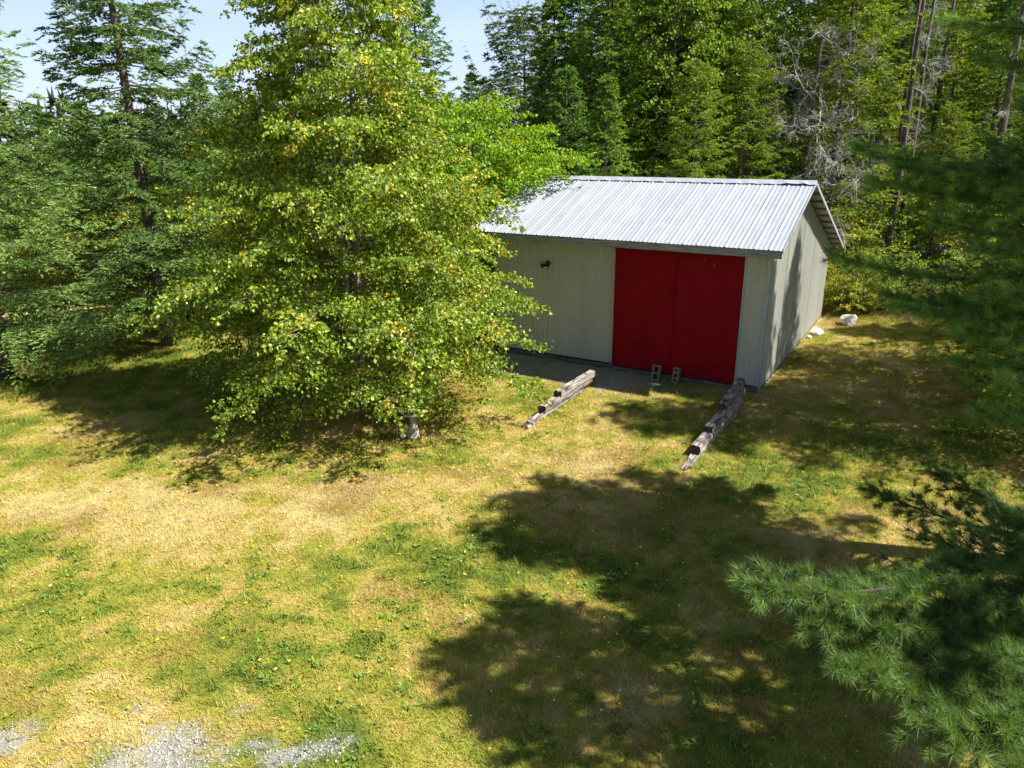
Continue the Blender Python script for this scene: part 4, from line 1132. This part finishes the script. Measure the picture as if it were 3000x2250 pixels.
# ---------------------------------------------------------------- far wood, litter, weeds
R = np.random.default_rng(123); Pf = []; Df = []; Lf = []; Cf = []
for i in range(420):
    ang = R.uniform(-1.15, 1.0) + _y * -1 * 0; D = R.uniform(60, 150)
    az = math.atan2(FW[1], FW[0]) + R.uniform(-.85, .85); x = CAM[0] + D * math.cos(az); y = CAM[1] + D * math.sin(az)
    H = R.uniform(5.6, 8.2) + D * .012; n_ = 170; u = R.random(n_) ** .8; r = (1 - u) * R.uniform(1.7, 2.4) + .15; a = R.uniform(0, TAU, n_)
    P = np.stack([x + r * .35 * np.cos(a), y + r * .35 * np.sin(a), u * H], 1); Dd = np.stack([np.cos(a), np.sin(a), R.uniform(-.35, .15, n_)], 1)
    P[-5:] = (x, y, H * .93); Dd[-5:] = np.array([0, 0, 1]) + R.normal(size=(5, 3)) * .15
    Pf.append(P); Df.append(Dd); Lf.append(r * .8 + .25); c = np.array([.035, .065, .03]) * R.uniform(.7, 1.5) * np.array([R.uniform(.9, 1.7), 1, 1]); Cf.append(np.tile(c, (n_, 1)))
P = np.concatenate(Pf); V, Fc = spikes(P, np.concatenate(Df), np.concatenate(Lf), np.full(len(P), .42), R)
o = mesh_np('far_woodland', V, Fc, MAT['needle'], tint=np.repeat(vary(R, len(P), np.concatenate(Cf), .2), 3, 0))
tag(o, 'distant mixed conifer woodland along the skyline', 'woodland', kind='stuff')

# fallen leaves
n_ = 3000
fx = np.concatenate([R.normal(-5.5, 3.2, n_), R.uniform(-13, 4, 900)]); fy = np.concatenate([R.normal(-5.2, 2.2, n_), R.uniform(-14, -1, 900)])
ok = ~((fx > -6.9) & (fx < .1) & (fy > -.1)); fx, fy = fx[ok], fy[ok]; k = len(fx)
fz = ground_z(fx, fy) + R.uniform(.015, .05, k); P = np.stack([fx, fy, fz], 1); D = R.normal(size=(k, 3)) * np.array([1, 1, .25])
V, Fc = leaves(P, D, nrm(np.array([0, 0, 1]) + R.normal(size=(k, 3)) * .35), R.uniform(.025, .05, k), R.uniform(.018, .036, k))
cl = np.array([(.55, .38, .04), (.62, .50, .10), (.42, .24, .06), (.50, .42, .22), (.25, .13, .05)])[R.choice(5, k, p=[.35, .2, .2, .15, .1])]
o = mesh_np('fallen_leaves', V, Fc, MAT['yellowleaf'], tint=np.repeat(vary(R, k, cl, .12), 4, 0)); tag(o, 'yellow and brown birch leaves fallen on the lawn', 'leaves', kind='stuff')

# broad leaved weeds (rosettes) and small yellow flowers in the lawn
PP = []; DD = []; UU = []; LL = []
cx = R.uniform(-9, 3, 16000); cy = R.uniform(-14.8, -4, 16000)
g_, q_, f_, *_n = lawn_fields(cx, cy)
patch = fbm(cx, cy, 1.1, 301, 3)
sel = (R.random(16000) < np.clip(g_ * 1.4 - .65, .03, 1) * sstep(.42, .62, patch)) & (q_ < .95)
for x, y in zip(cx[sel], cy[sel]):
    z = float(ground_z(x, y)[0]); m_ = R.integers(6, 12); a = R.uniform(0, TAU, m_); s = R.uniform(.025, .07)
    PP.append(np.stack([x + R.normal(size=m_) * .02, y + R.normal(size=m_) * .02, np.full(m_, z + .01)], 1)); DD.append(np.stack([np.cos(a), np.sin(a), R.uniform(.35, .9, m_)], 1))
    LL.append(np.full(m_, s) * R.uniform(.7, 1.2, m_))
P = np.concatenate(PP); D = np.concatenate(DD); Ln = np.concatenate(LL); k = len(P)
V, Fc = leaves(P, D, np.tile(np.array([0, 0, 1.]), (k, 1)), Ln, Ln * .42)
o = mesh_np('lawn_weeds', V, Fc, MAT['weed'], tint=np.repeat(vary(R, k, (.13, .20, .025), .3), 4, 0)); tag(o, 'bright green broad leaved weeds scattered through the dry lawn', 'weeds', kind='stuff')
fl = MB(); cnt = 0
fxs = R.uniform(-7, 1.5, 900); fys = R.uniform(-14.6, -6.5, 900); pt = fbm(fxs, fys, .8, 401, 2)
for x, y, p_ in zip(fxs, fys, pt):
    if p_ < .55 or cnt > 60: continue
    cnt += 1; z = float(ground_z(x, y)[0]) + R.uniform(.04, .07); r = R.uniform(.010, .017)
    vs = [(x, y, z + .006)] + [(x + r * math.cos(TAU * j / 7), y + r * math.sin(TAU * j / 7), z) for j in range(7)]
    fl.add(vs, [(0, j + 1, (j + 1) % 7 + 1) for j in range(7)])
MAT['flower'] = surf_mat('yellow_petal', (.70, .50, .02), (.80, .62, .03), (30, 30, 30), 1, .7, .1)
tag(fl.build('lawn_flowers', MAT['flower']), 'small yellow flowers dotted over the lawn', 'flowers', kind='stuff')
